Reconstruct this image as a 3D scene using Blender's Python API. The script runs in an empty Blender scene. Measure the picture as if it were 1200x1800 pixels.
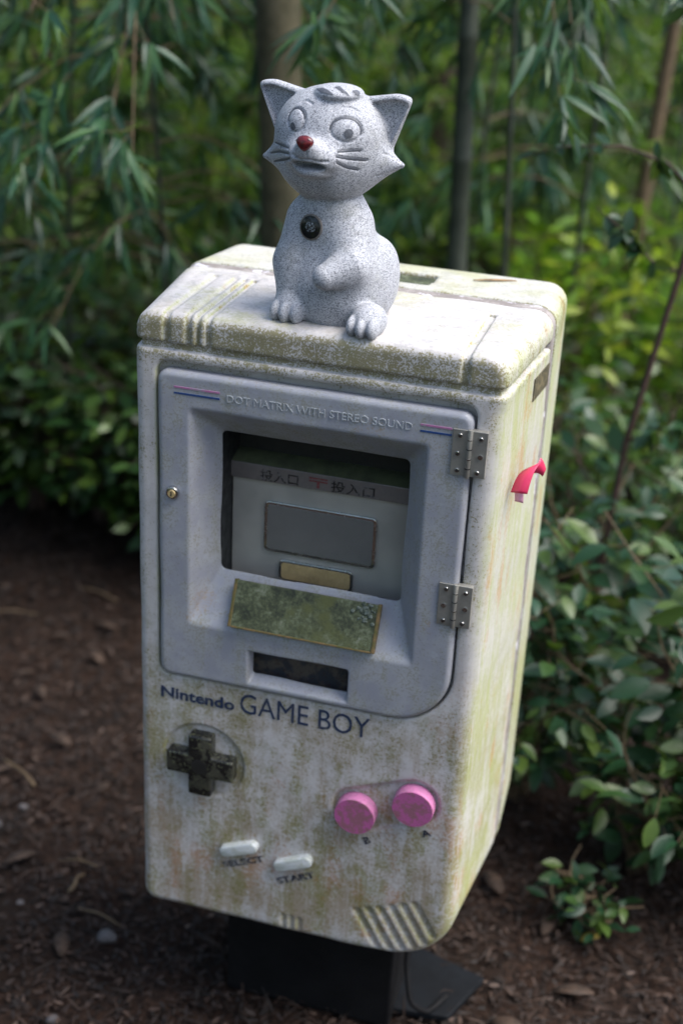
import bpy, bmesh, math, random
import numpy as np
from mathutils import Matrix, Vector
f32 = np.float32
sc = bpy.context.scene
COL = sc.collection
R_ = math.radians

# ------------------------------------------------------------------ camera, sky, sun, exposure
cam = bpy.data.cameras.new('camera'); cam_o = bpy.data.objects.new('camera', cam); COL.objects.link(cam_o)
cam.sensor_fit = 'VERTICAL'; cam.sensor_height = 36; cam.lens = 50; cam.clip_start = .05; cam.clip_end = 300
ax = Vector((0.95942279, 0.27812682, 0.04640464)); ay = -Vector((0.16128522, -0.40630695, -0.89938965)); az = -Vector((-0.23128985, 0.87037931, -0.43467789))
m = Matrix((ax, ay, az)).transposed().to_4x4(); m.translation = Vector((.66301, -1.49219, .57295 + 1.08)); cam_o.matrix_world = m
cam.dof.use_dof = True; cam.dof.focus_distance = 1.64; cam.dof.aperture_fstop = 2.6; cam.dof.aperture_blades = 0
sc.camera = cam_o

world = bpy.data.worlds.new('World'); sc.world = world; world.use_nodes = True
wn = world.node_tree.nodes; sky = wn.new('ShaderNodeTexSky'); sky.sky_type = 'NISHITA'; sky.sun_disc = False
SUN_EL, SUN_AZ = 58, 86           # azimuth from +Y towards +X
sky.sun_elevation = R_(SUN_EL); sky.sun_rotation = R_(SUN_AZ); sky.air_density = 1.0; sky.dust_density = 3.2; sky.ozone_density = 1.0
world.node_tree.links.new(sky.outputs[0], wn['Background'].inputs[0]); wn['Background'].inputs[1].default_value = .10
sun = bpy.data.lights.new('sun', 'SUN'); sun.energy = 1.5; sun.angle = R_(45); sun.color = (1, .985, .97)
sun_o = bpy.data.objects.new('sun', sun); COL.objects.link(sun_o)
sd = Vector((math.sin(R_(SUN_AZ)) * math.cos(R_(SUN_EL)), math.cos(R_(SUN_AZ)) * math.cos(R_(SUN_EL)), math.sin(R_(SUN_EL))))
sun_o.rotation_euler = sd.to_track_quat('Z', 'Y').to_euler(); sun_o.location = (3, 0, 6)
sc.view_settings.view_transform = 'Standard'; sc.view_settings.look = 'None'; sc.view_settings.gamma = 1
sc.view_settings.exposure = 1.5

# ------------------------------------------------------------------ node helper
class G:
    def __init__(s, name):
        s.m = bpy.data.materials.new(name); s.m.use_nodes = True; s.t = s.m.node_tree; s.n = s.t.nodes
        s.b = s.n['Principled BSDF']; s.out = s.n['Material Output']
    def set(s, sock, v):
        if isinstance(v, bpy.types.NodeSocket): s.t.links.new(v, sock)
        else:
            if isinstance(v, tuple) and len(v) == 3 and sock.type == 'RGBA': v = (*v, 1)
            sock.default_value = v
        return s
    def p(s, **k):
        names = dict(col='Base Color', rough='Roughness', metal='Metallic', spec='Specular IOR Level', normal='Normal', trans='Transmission Weight', coat='Coat Weight', alpha='Alpha')
        for a, v in k.items(): s.set(s.b.inputs[names[a]], v)
        return s
    def pos(s): return s.n.new('ShaderNodeNewGeometry').outputs['Position']
    def nrm(s): return s.n.new('ShaderNodeNewGeometry').outputs['True Normal']
    def obj(s): return s.n.new('ShaderNodeTexCoord').outputs['Object']
    def mul(s, v, sc_):
        n = s.n.new('ShaderNodeVectorMath'); n.operation = 'MULTIPLY'; s.set(n.inputs[0], v); n.inputs[1].default_value = sc_; return n.outputs[0]
    def noise(s, scale, detail=3, rough=.55, vec=None, dist=0):
        n = s.n.new('ShaderNodeTexNoise'); n.inputs['Scale'].default_value = scale; n.inputs['Detail'].default_value = detail; n.inputs['Roughness'].default_value = rough; n.inputs['Distortion'].default_value = dist
        s.set(n.inputs['Vector'], vec if vec is not None else s.pos()); return n.outputs[0]
    def voro(s, scale, vec=None, out='Color'):
        n = s.n.new('ShaderNodeTexVoronoi'); n.inputs['Scale'].default_value = scale; s.set(n.inputs['Vector'], vec if vec is not None else s.pos()); return n.outputs[out]
    def math(s, op, a, b=0., c=0., clamp=False):
        n = s.n.new('ShaderNodeMath'); n.operation = op; n.use_clamp = clamp; s.set(n.inputs[0], a); s.set(n.inputs[1], b); s.set(n.inputs[2], c); return n.outputs[0]
    def step(s, v, a, b, o0=0., o1=1.):
        n = s.n.new('ShaderNodeMapRange'); n.interpolation_type = 'SMOOTHSTEP'; s.set(n.inputs[0], v)
        for i, q in enumerate((a, b, o0, o1)): s.set(n.inputs[i + 1], q)
        return n.outputs[0]
    def mix(s, f, a, b):
        n = s.n.new('ShaderNodeMix'); n.data_type = 'RGBA'; s.set(n.inputs[0], f); s.set(n.inputs[6], a); s.set(n.inputs[7], b); return n.outputs[2]
    def ramp(s, v, *stops):
        n = s.n.new('ShaderNodeValToRGB'); e = n.color_ramp.elements
        while len(e) < len(stops): e.new(.5)
        for q, (p_, c) in zip(e, stops): q.position = p_; q.color = (*c, 1)
        s.set(n.inputs[0], v); return n.outputs[0]
    def sep(s, v):
        n = s.n.new('ShaderNodeSeparateXYZ'); s.set(n.inputs[0], v); return n.outputs
    def bump(s, h, strength=.3, dist=.001):
        n = s.n.new('ShaderNodeBump'); n.inputs['Strength'].default_value = strength; n.inputs['Distance'].default_value = dist; s.set(n.inputs['Height'], h); s.p(normal=n.outputs[0]); return s
    def attr(s, name):
        n = s.n.new('ShaderNodeAttribute'); n.attribute_name = name; return n.outputs['Fac']
    def orand(s): return s.n.new('ShaderNodeObjectInfo').outputs['Random']

M = {}
def shell_mat(name, white=(.575, .555, .545), back=0.):
    g = G(name); P = g.pos(); x, y, z = g.sep(P); nx, ny, nz = g.sep(g.nrm())
    fine = g.noise(430, 3, .7); fine2 = g.noise(230, 3, .65, None, .6); big = g.noise(9, 4, .6); mid = g.noise(38, 4, .65)
    strk = g.noise(1, 5, .7, g.mul(P, (85, 85, 7))); strk2 = g.noise(1, 4, .6, g.mul(P, (32, 32, 4.5)))
    front = g.step(ny, -.4, -.9); side = g.step(nx, .15, 1.); top = g.step(nz, .45, .9)
    low = g.step(z, .80, .42)
    base = g.mix(g.step(mid, .35, .7), white, tuple(c * .88 for c in white))
    A = lambda *t: g.math('ADD', t[0], t[1]) if len(t) == 2 else g.math('ADD', t[0], A(*t[1:]))
    X_ = lambda a, b: g.math('MULTIPLY', a, b)
    # broad ochre-brown and olive films, mostly low on the front
    film = g.step(A(X_(big, .50), X_(strk, .32), X_(mid, .14), X_(fine2, .22)), .52, .66)
    c = g.mix(X_(film, g.math('MULTIPLY_ADD', low, .60, .10)), base, (.28, .20, .105))
    film2 = g.step(A(X_(strk2, .38), X_(g.noise(17, 4, .65), .35), X_(mid, .20), X_(fine2, .25)), .56, .68)
    c = g.mix(X_(film2, g.math('MULTIPLY_ADD', low, .55, .12)), c, (.23, .225, .065))
    rust = g.step(A(X_(g.noise(13, 4, .65, g.mul(P, (1, 1, .6))), .75), X_(fine2, .3)), .56, .66)
    c = g.mix(X_(rust, g.math('MULTIPLY_ADD', low, .55, .05)), c, (.42, .20, .10))
    # green film in runs on the side
    sv = g.step(A(X_(strk, .45), X_(big, .40), X_(fine2, .25)), .45, .66)
    c = g.mix(X_(side, g.math('MULTIPLY_ADD', sv, .55, .18)), c, (.40, .45, .16))
    orr = g.step(A(X_(strk2, .55), X_(g.noise(16, 3), .40), X_(fine2, .2)), .60, .69)
    c = g.mix(X_(side, X_(orr, .5)), c, (.50, .25, .10))
    # whitish wash lines and scribbled grazing trails
    wash = g.step(g.noise(1, 5, .72, g.mul(P, (190, 190, 11))), .53, .64)
    c = g.mix(X_(X_(wash, .6), A(X_(low, .7), X_(side, .9))), c, white)
    tr_ = g.math('ABSOLUTE', g.math('SUBTRACT', g.noise(60, 2, .5, None, 1.2), .5)); trl = X_(g.step(tr_, .022, .008), g.step(g.noise(12, 2), .45, .6))
    c = g.mix(X_(trl, X_(low, .55)), c, white)
    # olive mould specks
    zone = A(X_(big, .40), X_(mid, .25), X_(strk2, .35))
    capb = X_(g.step(z, 1.137, 1.117), g.step(z, 1.055, 1.085))
    amt = A(g.math('MULTIPLY_ADD', zone, .62, -.36), X_(capb, .115), g.math('MULTIPLY_ADD', top, -.10, X_(front, .03)), X_(side, -.05))
    thr = g.math('SUBTRACT', .545, amt)
    sp = g.step(g.math('SUBTRACT', A(X_(fine, .6), X_(fine2, .4)), thr), -.02, .05)
    spc = g.mix(g.noise(22, 2), (.15, .115, .03), (.22, .21, .055))
    c = g.mix(X_(sp, .76), c, spc)
    # grey lichen and greenish bloom on the top
    gl = g.step(A(X_(g.noise(60, 5, .7), .6), X_(fine2, .4)), .47, .62)
    c = g.mix(X_(top, X_(gl, .55)), c, (.30, .30, .315))
    gb = g.step(A(X_(g.noise(11, 4, .6), .7), X_(fine2, .3)), .50 - back * .07, .66)
    c = g.mix(X_(top, X_(gb, .5)), c, (.36, .37, .13))
    g.p(col=c, rough=g.step(mid, .3, .7, .42, .62), spec=.4)
    g.bump(A(fine, X_(sp, .4)), .35, .0007)
    return g.m
M['shell'] = shell_mat('weathered_white_shell')
M['back'] = shell_mat('mossy_back_shell', (.55, .55, .50), 1.)
def door_mat():
    g = G('grey_blue_door_paint'); P = g.pos()
    mid = g.noise(26, 4, .6); fine = g.noise(380, 3, .65); strk = g.noise(1, 4, .6, g.mul(P, (60, 60, 7))); blot = g.noise(70, 3, .6)
    c = g.mix(g.step(mid, .35, .65), (.305, .315, .36), (.37, .38, .405))
    c = g.mix(g.math('MULTIPLY', g.step(strk, .48, .68), .30), c, (.36, .37, .32))
    z = g.math('ADD', g.math('MULTIPLY', mid, .5), g.math('ADD', g.math('MULTIPLY', strk, .3), g.math('MULTIPLY', blot, .35)))
    sp = g.step(g.math('SUBTRACT', fine, g.math('SUBTRACT', 1.12, z)), -.04, .10)
    c = g.mix(g.math('MULTIPLY', sp, .42), c, (.20, .19, .10))
    rust = g.step(g.math('ADD', g.math('MULTIPLY', g.noise(17, 3), .6), g.math('MULTIPLY', fine, .4)), .60, .66)
    c = g.mix(g.math('MULTIPLY', rust, .35), c, (.36, .24, .12))
    lt = g.step(g.noise(90, 3, .6), .60, .70)
    c = g.mix(g.math('MULTIPLY', lt, .25), c, (.45, .48, .54))
    g.p(col=c, rough=g.step(mid, .3, .7, .35, .5), spec=.5); g.bump(fine, .15, .0005); return g.m
M['door'] = door_mat()
def plain(name, col, rough=.5, metal=0., var=.25, scale=40, bump=.2, col2=None, spec=.5, bs=300):
    g = G(name); n = g.noise(scale, 4, .6)
    g.p(col=g.mix(g.step(n, .3, .7), col, col2 or tuple(c * (1 - var) for c in col)), rough=g.step(g.noise(scale * 2), .3, .7, max(rough - .1, .05), rough + .1), metal=metal, spec=spec)
    if bump: g.bump(g.noise(bs, 2), bump, .0006)
    return g.m
M['steel'] = plain('stainless_steel', (.40, .39, .35), .38, .55, .25, 60, .08)
M['chrome'] = plain('bright_steel', (.66, .66, .66), .2, 1., .15, 60, 0)
M['dark'] = plain('dark_steel', (.030, .033, .036), .45, .3, .5, 30)
M['black'] = plain('black_rubber_and_shade', (.018, .018, .017), .55)
M['post'] = plain('black_painted_post', (.007, .007, .008), .7, 0, .4, 25, .2, None, .2)
M['plate'] = plain('blue_black_plate', (.006, .008, .011), .7, 0, .4, 20, .2, None, .2)
def panel_mat():
    g = G('brushed_inner_panel'); P = g.pos(); br = g.noise(1, 3, .6, g.mul(P, (12, 12, 700))); mid = g.noise(14, 3)
    g.p(col=g.mix(g.step(mid, .35, .65), (.50, .485, .43), (.41, .40, .36)), metal=.25, rough=g.step(br, .3, .7, .30, .45)); g.bump(br, .06, .0003); return g.m
M['panel'] = panel_mat()
M['strip'] = plain('dull_pinkish_steel_strip', (.27, .245, .235), .45, .5, .2, 30, .1)
M['hood'] = plain('algae_tinted_steel_shelf', (.20, .23, .12), .42, .5, .4, 35, .1, (.12, .13, .08))
M['glass'] = plain('grey_hazed_plastic', (.20, .195, .18), .14, 0, .12, 20, .03, spec=.6)
M['gold'] = plain('yellowed_plastic', (.62, .46, .22), .25, .1, .35, 30, .05)
def moss_mat():
    g = G('mossy_slate_plate'); a = g.noise(45, 5, .65); b = g.noise(240, 4, .7); c0 = g.noise(18, 4, .6)
    c = g.ramp(g.math('ADD', g.math('MULTIPLY', a, .6), g.math('MULTIPLY', b, .4)), (.38, (.014, .020, .010)), (.47, (.040, .048, .022)), (.55, (.085, .102, .050)), (.68, (.21, .23, .17)))
    c = g.mix(g.step(c0, .52, .66), c, (.075, .085, .025)); g.p(col=c, rough=.55); g.bump(b, .5, .0015); return g.m
M['moss'] = moss_mat()
M['brass'] = plain('tarnished_brass_edge', (.22, .14, .06), .55, .4, .6, 90, .3, (.10, .10, .03))
def mottled(name, c1, c2, c3, s=45, rough=.5):
    g = G(name); a = g.noise(s, 4, .65); b = g.noise(s * 5, 3, .7)
    c = g.mix(g.step(a, .46, .58), c1, c2); c = g.mix(g.math('MULTIPLY', g.step(b, .55, .66), .75), c, c3); g.p(col=c, rough=rough); g.bump(b, .2, .0006); return g.m
M['dpad'] = mottled('mouldy_black_rubber_cross', (.012, .012, .012), (.055, .055, .042), (.13, .14, .08), 50, .26)
M['pink'] = mottled('mottled_pink_button_face', (.50, .12, .32), (.33, .13, .18), (.19, .14, .10), 95, .45)
M['pinkside'] = mottled('pink_button_rim', (.58, .20, .40), (.50, .19, .36), (.34, .16, .22), 60, .4)
M['btn'] = mottled('grey_green_rubber_button', (.62, .65, .65), (.52, .55, .51), (.34, .35, .25), 75, .35)
M['slot'] = mottled('rusted_slot_back', (.035, .04, .05), (.10, .085, .07), (.05, .02, .018), 45, .5)
def print_mat(name, col, bg, lo, hi):
    g = G(name); n = g.math('ADD', g.math('MULTIPLY', g.noise(330, 3, .65), .55), g.math('MULTIPLY', g.noise(60, 3), .45))
    g.p(col=g.mix(g.step(n, lo, hi), col, bg), rough=.5); return g.m
M['navy'] = print_mat('navy_print', (.018, .035, .085), (.16, .15, .13), .50, .72)
M['faded'] = print_mat('worn_navy_print', (.03, .035, .055), (.30, .28, .24), .50, .62)
M['greyprint'] = print_mat('pale_grey_print', (.46, .49, .51), (.34, .36, .38), .42, .58)
M['blueprint'] = print_mat('blue_print', (.02, .06, .20), (.12, .15, .22), .52, .70)
M['redprint'] = print_mat('faded_pink_print', (.42, .17, .33), (.32, .30, .36), .46, .66)
M['ink'] = print_mat('black_marker_ink', (.015, .014, .014), (.22, .20, .19), .52, .58)
M['redink'] = print_mat('red_marker_ink', (.22, .05, .05), (.24, .18, .17), .52, .64)
def granite():
    g = G('grey_granite'); P = g.obj()
    v = g.sep(g.voro(1150, P))[0]; v2 = g.sep(g.voro(1500, P))[1]; n = g.noise(160, 3, .6, P); b = g.noise(14, 3, .6, P)
    t = g.math('ADD', g.math('MULTIPLY', v, .62), g.math('ADD', g.math('MULTIPLY', v2, .38), g.math('MULTIPLY_ADD', n, .30, -.15)))
    c = g.ramp(t, (.12, (.05, .054, .066)), (.25, (.18, .19, .215)), (.40, (.34, .352, .385)), (.80, (.53, .545, .585)))
    c = g.mix(g.math('MULTIPLY', g.step(b, .45, .7), .22), c, (.34, .36, .36))
    grime = g.math('MULTIPLY', g.step(g.noise(45, 4, .65, P), .48, .66), g.step(g.noise(9, 2, .5, P), .42, .6)); c = g.mix(g.math('MULTIPLY', grime, .35), c, (.17, .175, .14))
    g.p(col=c, rough=.62, spec=.35); g.bump(t, .35, .0006); return g.m
M['granite'] = granite()
M['darkstone'] = plain('polished_dark_grey_carving', (.055, .06, .075), .5, 0, .5, 400, .2, (.11, .12, .14))
M['redstone'] = plain('red_polished_stone', (.20, .022, .025), .16, 0, .7, 220, .0, (.05, .012, .016))
M['blackglass'] = plain('black_polished_stone', (.012, .013, .016), .08, 0, .5, 90, 0)
M['ring'] = plain('brownish_glue_ring', (.19, .17, .15), .6, 0, .4, 200)
M['ribbon'] = G('pink_ribbon').p(col=(.62, .035, .11), rough=.28, spec=.6).m
M['ribbonpale'] = G('faded_pink_ribbon').p(col=(.68, .33, .47), rough=.5).m
M['stain'] = plain('dry_leaf', (.34, .20, .08), .7, 0, .5, 60, .2)
def leaf_mat(name, c1, c2, c3, tr=.35, rough=.38):
    g = G(name); r = g.math('FRACT', g.math('ADD', g.attr('rnd'), g.orand()))
    c = g.ramp(r, (0., c1), (.55, c2), (1., c3)); c = g.mix(g.math('MULTIPLY', g.noise(60, 2), .5), c, tuple(q * .6 for q in c2))
    g.p(col=c, rough=rough, spec=.5)
    t = g.n.new('ShaderNodeBsdfTranslucent'); g.set(t.inputs[0], g.mix(.5, c, (.22, .34, .02)))
    a = g.n.new('ShaderNodeMixShader'); a.inputs[0].default_value = tr
    g.t.links.new(g.b.outputs[0], a.inputs[1]); g.t.links.new(t.outputs[0], a.inputs[2]); g.t.links.new(a.outputs[0], g.out.inputs[0]); return g.m
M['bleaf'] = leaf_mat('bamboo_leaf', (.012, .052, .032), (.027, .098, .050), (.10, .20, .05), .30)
M['litbleaf'] = leaf_mat('lit_far_bamboo_leaf', (.055, .16, .014), (.16, .32, .022), (.46, .60, .06), .6)  # bright light of the far gaps put into the leaf colour
M['sleaf'] = leaf_mat('glossy_shrub_leaf', (.009, .036, .016), (.017, .062, .024), (.095, .150, .020), .18, .40)
M['uleaf'] = leaf_mat('undergrowth_leaf', (.011, .040, .014), (.026, .080, .018), (.10, .17, .025), .35)
M['halflit_bleaf'] = leaf_mat('half_lit_bamboo_leaf', (.03, .10, .018), (.075, .19, .024), (.24, .38, .05), .55)  # half-lit bamboo tone, the light put into the colour
M['gapleaf'] = leaf_mat('lit_gap_pale_leaf', (.10, .20, .05), (.22, .34, .10), (.42, .52, .20), .5)  # glow of lit gaps painted as pale leaf colour
M['yleaf'] = leaf_mat('sunlit_yellow_green_leaf', (.06, .17, .010), (.14, .28, .014), (.38, .44, .02), .5)  # yellow-green leaf, base colour brightened to look sunlit
M['culm'] = plain('grey_green_culm', (.048, .058, .038), .55, 0, .5, 18, .15, (.022, .030, .018))
M['olive'] = plain('olive_bark', (.085, .075, .040), .8, 0, .5, 22, .5, (.042, .040, .018))
M['bark'] = plain('dark_brown_bark', (.045, .030, .021), .8, 0, .5, 30, .5)
M['twig'] = plain('reddish_brown_twig', (.075, .042, .030), .7, 0, .4, 60, .2)
M['paletwig'] = plain('tan_twig', (.16, .11, .06), .7, 0, .4, 60, .2)
def soil():
    g = G('brown_leaf_litter_soil'); a = g.noise(5, 5, .65); b = g.noise(70, 5, .7); v = g.sep(g.voro(160))[0]
    c = g.mix(g.step(b, .35, .65), (.0065, .0038, .0026), (.028, .0140, .0085)); c = g.mix(g.math('MULTIPLY', g.step(v, .7, .95), .6), c, (.048, .028, .019))
    c = g.mix(g.math('MULTIPLY', g.step(a, .4, .65), .5), c, (.016, .011, .008)); g.p(col=c, rough=.9, spec=.2); g.bump(g.math('ADD', b, v), .8, .006); return g.m
M['soil'] = soil()
def litter():
    g = G('litter_bits'); r = g.attr('rnd'); g.p(col=g.ramp(r, (0., (.006, .004, .003)), (.6, (.023, .0120, .0075)), (.97, (.050, .028, .018)), (1., (.14, .10, .08))), rough=.75); return g.m
M['litter'] = litter()
M['stone'] = plain('pale_pebble', (.11, .10, .10), .7, 0, .4, 60)
M['dstone'] = plain('dark_pebble', (.055, .055, .06), .7, 0, .4, 60)
M['deadleaf'] = plain('brown_dead_leaf', (.058, .034, .021), .8, 0, .5, 60)

# ------------------------------------------------------------------ mesh helpers
def tag(o, label=None, cat=None, group=None, kind=None):
    for k, v in (('label', label), ('category', cat), ('group', group), ('kind', kind)):
        if v: o[k] = v
    return o
def empty(name, loc, label=None, cat=None, group=None, rz=0):
    o = bpy.data.objects.new(name, None); COL.objects.link(o); o.location = loc; o.rotation_euler = (0, 0, rz); o.empty_display_size = .05
    return tag(o, label, cat, group)
def link(name, me, mat, parent=None):
    if mat is not None and not me.materials: me.materials.append(mat)
    o = bpy.data.objects.new(name, me); COL.objects.link(o)
    if parent is not None: o.parent = parent
    return o
def mesh(name, V, F, mat, parent=None, smooth=True, rnd=None, recentre=True, local=False):
    """V in world coordinates (local=True: in the parent's frame); the origin goes to the middle of the mesh"""
    V = np.asarray(V, float).reshape(-1, 3); c = V.mean(0) if recentre else np.zeros(3)
    me = bpy.data.meshes.new(name)
    if isinstance(F, np.ndarray):
        n = len(F); k = F.shape[1]; me.vertices.add(len(V)); me.vertices.foreach_set('co', (V - c).astype(f32).ravel())
        me.loops.add(n * k); me.loops.foreach_set('vertex_index', F.astype(np.int32).ravel()); me.polygons.add(n)
        me.polygons.foreach_set('loop_start', np.arange(0, n * k, k, dtype=np.int32)); me.update(calc_edges=True)
    else: me.from_pydata((V - c).tolist(), [], F)
    if smooth: me.polygons.foreach_set('use_smooth', [True] * len(me.polygons))
    if rnd is not None:
        a = me.attributes.new('rnd', 'FLOAT', 'POINT'); a.data.foreach_set('value', np.asarray(rnd, f32))
    me.update(); o = link(name, me, mat, parent)
    off = Vector((0, 0, 0))
    if parent is not None and not local:
        q = parent
        while q is not None: off += q.location; q = q.parent
    o.location = Vector(c) - off
    return o
def bm_obj(name, bm, mat, parent=None, smooth=False, bevel=0, seg=2, local=False, mtx=None):
    if bevel: bmesh.ops.bevel(bm, geom=[e for e in bm.edges if e.calc_face_angle(0) > .6], offset=bevel, segments=seg, profile=.5, affect='EDGES', clamp_overlap=True)
    if mtx is not None: bm.transform(mtx)
    bm.verts.index_update(); V = [v.co[:] for v in bm.verts]; F = [[v.index for v in f.verts] for f in bm.faces]; bm.free()
    o = mesh(name, V, F, mat, parent, smooth, local=local)
    if smooth: o.data.set_sharp_from_angle(angle=R_(32))
    return o
def box_bm(x0, x1, y0, y1, z0, z1, bm=None):
    bm = bm or bmesh.new(); r = bmesh.ops.create_cube(bm, size=1)
    for v in r['verts']: v.co = Vector(((x0 + x1) / 2 + v.co.x * (x1 - x0), (y0 + y1) / 2 + v.co.y * (y1 - y0), (z0 + z1) / 2 + v.co.z * (z1 - z0)))
    return bm
def cyl_bm(r1, r2, h, seg=24, mtx=None, bm=None):
    bm = bm or bmesh.new(); bmesh.ops.create_cone(bm, cap_ends=True, segments=seg, radius1=r1, radius2=r2, depth=h, matrix=mtx or Matrix()); return bm
def prism(outline, y0, y1):
    """2-D outline in x,z -> solid between y0 and y1"""
    bm = bmesh.new(); a = [bm.verts.new((x, y0, z)) for x, z in outline]; b = [bm.verts.new((x, y1, z)) for x, z in outline]; n = len(a)
    bm.faces.new(a); bm.faces.new(b[::-1])
    for i in range(n): bm.faces.new((a[i], b[i], b[(i + 1) % n], a[(i + 1) % n])[::-1])
    bmesh.ops.recalc_face_normals(bm, faces=bm.faces[:]); return bm
def rrect(x0, x1, z0, z1, r, n=5):
    if not isinstance(r, (tuple, list)): r = (r,) * 4
    out = []
    for (cx, cz, a0), rr in zip(((x1, z1, 0), (x0, z1, 90), (x0, z0, 180), (x1, z0, 270)), r):
        sx = -1 if cx == x1 else 1; sz = -1 if cz == z1 else 1
        for i in range(n + 1):
            a = R_(a0 + 90 * i / n); out.append((cx + sx * rr + rr * math.cos(a), cz + sz * rr + rr * math.sin(a)))
    return out
def tube(pts, rad, n=6, close=True):
    pts = np.asarray(pts, float); k = len(pts); rad = np.broadcast_to(np.asarray(rad, float), (k,))
    T = np.gradient(pts, axis=0); T /= np.linalg.norm(T, axis=1)[:, None] + 1e-9
    u = np.array([0, 0, 1.]) if abs(T[0][2]) < .9 else np.array([1., 0, 0]); V = []
    for i in range(k):
        s = np.cross(T[i], u); s /= np.linalg.norm(s) + 1e-9; u = np.cross(s, T[i])
        for j in range(n):
            a = 2 * math.pi * j / n; V.append(pts[i] + rad[i] * (math.cos(a) * s + math.sin(a) * u))
    F = [[i * n + j, i * n + (j + 1) % n, (i + 1) * n + (j + 1) % n, (i + 1) * n + j] for i in range(k - 1) for j in range(n)]
    if close: F += [list(range(n))[::-1], list(range((k - 1) * n, k * n))]
    return V, F
class Acc:
    def __init__(s): s.V = []; s.F = []
    def add(s, VF):
        o = len(s.V); s.V += [tuple(v) for v in VF[0]]; s.F += [[i + o for i in f] for f in VF[1]]
    def obj(s, name, mat, parent=None, **k): return mesh(name, s.V, s.F, mat, parent, **k)

# ------------------------------------------------------------------ signed distance fields (numpy)
#<SDF
def vlen(*a):
    s = a[0] * a[0]
    for q in a[1:]: s = s + q * q
    return np.sqrt(s)
def smin(a, b, k): h = np.clip(.5 + .5 * (b - a) / k, 0, 1); return b + (a - b) * h - k * h * (1 - h)
def smax(a, b, k): return -smin(-a, -b, k)
def ell(P, c, r):
    q = [(P[i] - c[i]) / r[i] for i in range(3)]; k0 = vlen(*q); k1 = vlen(*[q[i] / r[i] for i in range(3)]); return k0 * (k0 - 1) / (k1 + 1e-9)
def rcone(P, a, b, ra, rb):
    ba = [b[i] - a[i] for i in range(3)]; L = sum(t * t for t in ba); pa = [P[i] - a[i] for i in range(3)]
    t = np.clip(sum(pa[i] * ba[i] for i in range(3)) / L, 0, 1); return vlen(*[pa[i] - t * ba[i] for i in range(3)]) - (ra + (rb - ra) * t)
def tri2(X, Z, pts):
    d = None; n = len(pts); cx = sum(p[0] for p in pts) / n; cz = sum(p[1] for p in pts) / n
    for i in range(n):
        a, b = pts[i], pts[(i + 1) % n]; nx, nz = b[1] - a[1], -(b[0] - a[0]); l = math.hypot(nx, nz); nx /= l; nz /= l
        if (cx - a[0]) * nx + (cz - a[1]) * nz > 0: nx, nz = -nx, -nz
        e = (X - a[0]) * nx + (Z - a[1]) * nz; d = e if d is None else smax(d, e, .006)
    return d
HX = -.017
EYES = []                     # centres of the eye lenses, filled in below
def cat_sdf(P):
    X, Y, Z = P
    # torso, haunches
    d = rcone(P, (-.003, .004, .052), (-.012, -.004, .125), .057, .037)
    d = smin(d, ell(P, (0, -.030, .030), (.050, .030, .045)), .02)
    for cx in (.039, -.042): d = smin(d, ell(P, (cx, .012, .044), (.026, .046, .050)), .012)
    # straight foreleg and its paw
    d = smin(d, rcone(P, (-.041, -.010, .110), (-.050, -.026, .062), .025, .0215), .018)
    d = smin(d, rcone(P, (-.050, -.026, .062), (-.044, -.042, .016), .0215, .017), .012)
    # bent arm
    d = smin(d, rcone(P, (.013, -.012, .112), (.028, -.038, .070), .027, .0255), .016)
    d = smin(d, rcone(P, (.029, -.045, .072), (.010, -.070, .063), .0240, .0150), .005)
    # feet with toes
    for cx, cy, w in ((-.041, -.052, 1.), (.058, -.060, .95)):
        ft = ell(P, (cx, cy + .010, .014), (.022 * w, .026, .020))
        for k in (-1, 0, 1): ft = smin(ft, ell(P, (cx + k * .0130 * w, cy - .010 + .003 * abs(k), .011), (.0072 * w, .014, .0125)), .0022)
        d = smin(d, ft, .006)
    d = np.maximum(d, -Z)
    # head
    h = ell(P, (HX, -.006, .209), (.066, .056, .055))
    h = smin(h, ell(P, (HX, -.010, .178), (.054, .052, .043)), .018)
    for s, zt in ((-1, .174), (1, .184)): h = smin(h, rcone(P, (HX + s * .024, -.004, .186), (HX + s * .0845, .000, zt), .046, .0035), .016)
    h = smin(h, ell(P, (HX + .002, -.057, .194), (.032, .026, .020)), .012)
    h = smin(h, ell(P, (HX + .003, -.078, .207), (.013, .010, .011)), .010)
    h = smin(h, ell(P, (HX + .011, -.014, .2575), (.027, .030, .0095)), .004)
    # ears
    for s in (-1, 1):
        x = (X - HX) * s; q = .0045 if s < 0 else 0.
        pts = [(.0905 + q * 1.6, .256), (.078 + q, .2615), (.026, .252), (.066, .186)]
        yc = .004 + .10 * (x - .06)
        e = smax(tri2(x, Z, pts), np.abs(Y - yc) - .008, .007)
        inn = smax(tri2(x, Z, [(.088 + q, .2515), (.077 + q, .2560), (.030, .246), (.066, .198)]), (Y - yc) + .0005, .005)
        e = smax(e, -inn, .002)
        h = smin(h, e, .004)
    # open mouth
    h = smax(h, -ell(P, (HX + .003, -.080, .1865), (.0205, .022, .0056)), .003)
    h = smin(h, ell(P, (HX + .003, -.062, .1780), (.019, .015, .0060)), .004)
    for (cx, cy, cz) in EYES: h = smin(h, vlen(X - cx, Y - cy, Z - cz) - .0260, .0015)
    d = smin(d, h, .004)
    return d
def snap(p, n=6, off=0.):
    p = np.array(p, float)
    for _ in range(n):
        e = 1e-4; D = float(cat_sdf(tuple(p))); g = np.array([float(cat_sdf(tuple(p + e * np.eye(3)[i]))) - D for i in range(3)]) / e
        g /= np.linalg.norm(g) + 1e-9; p = p - g * (D - off)
    return p, g
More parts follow.
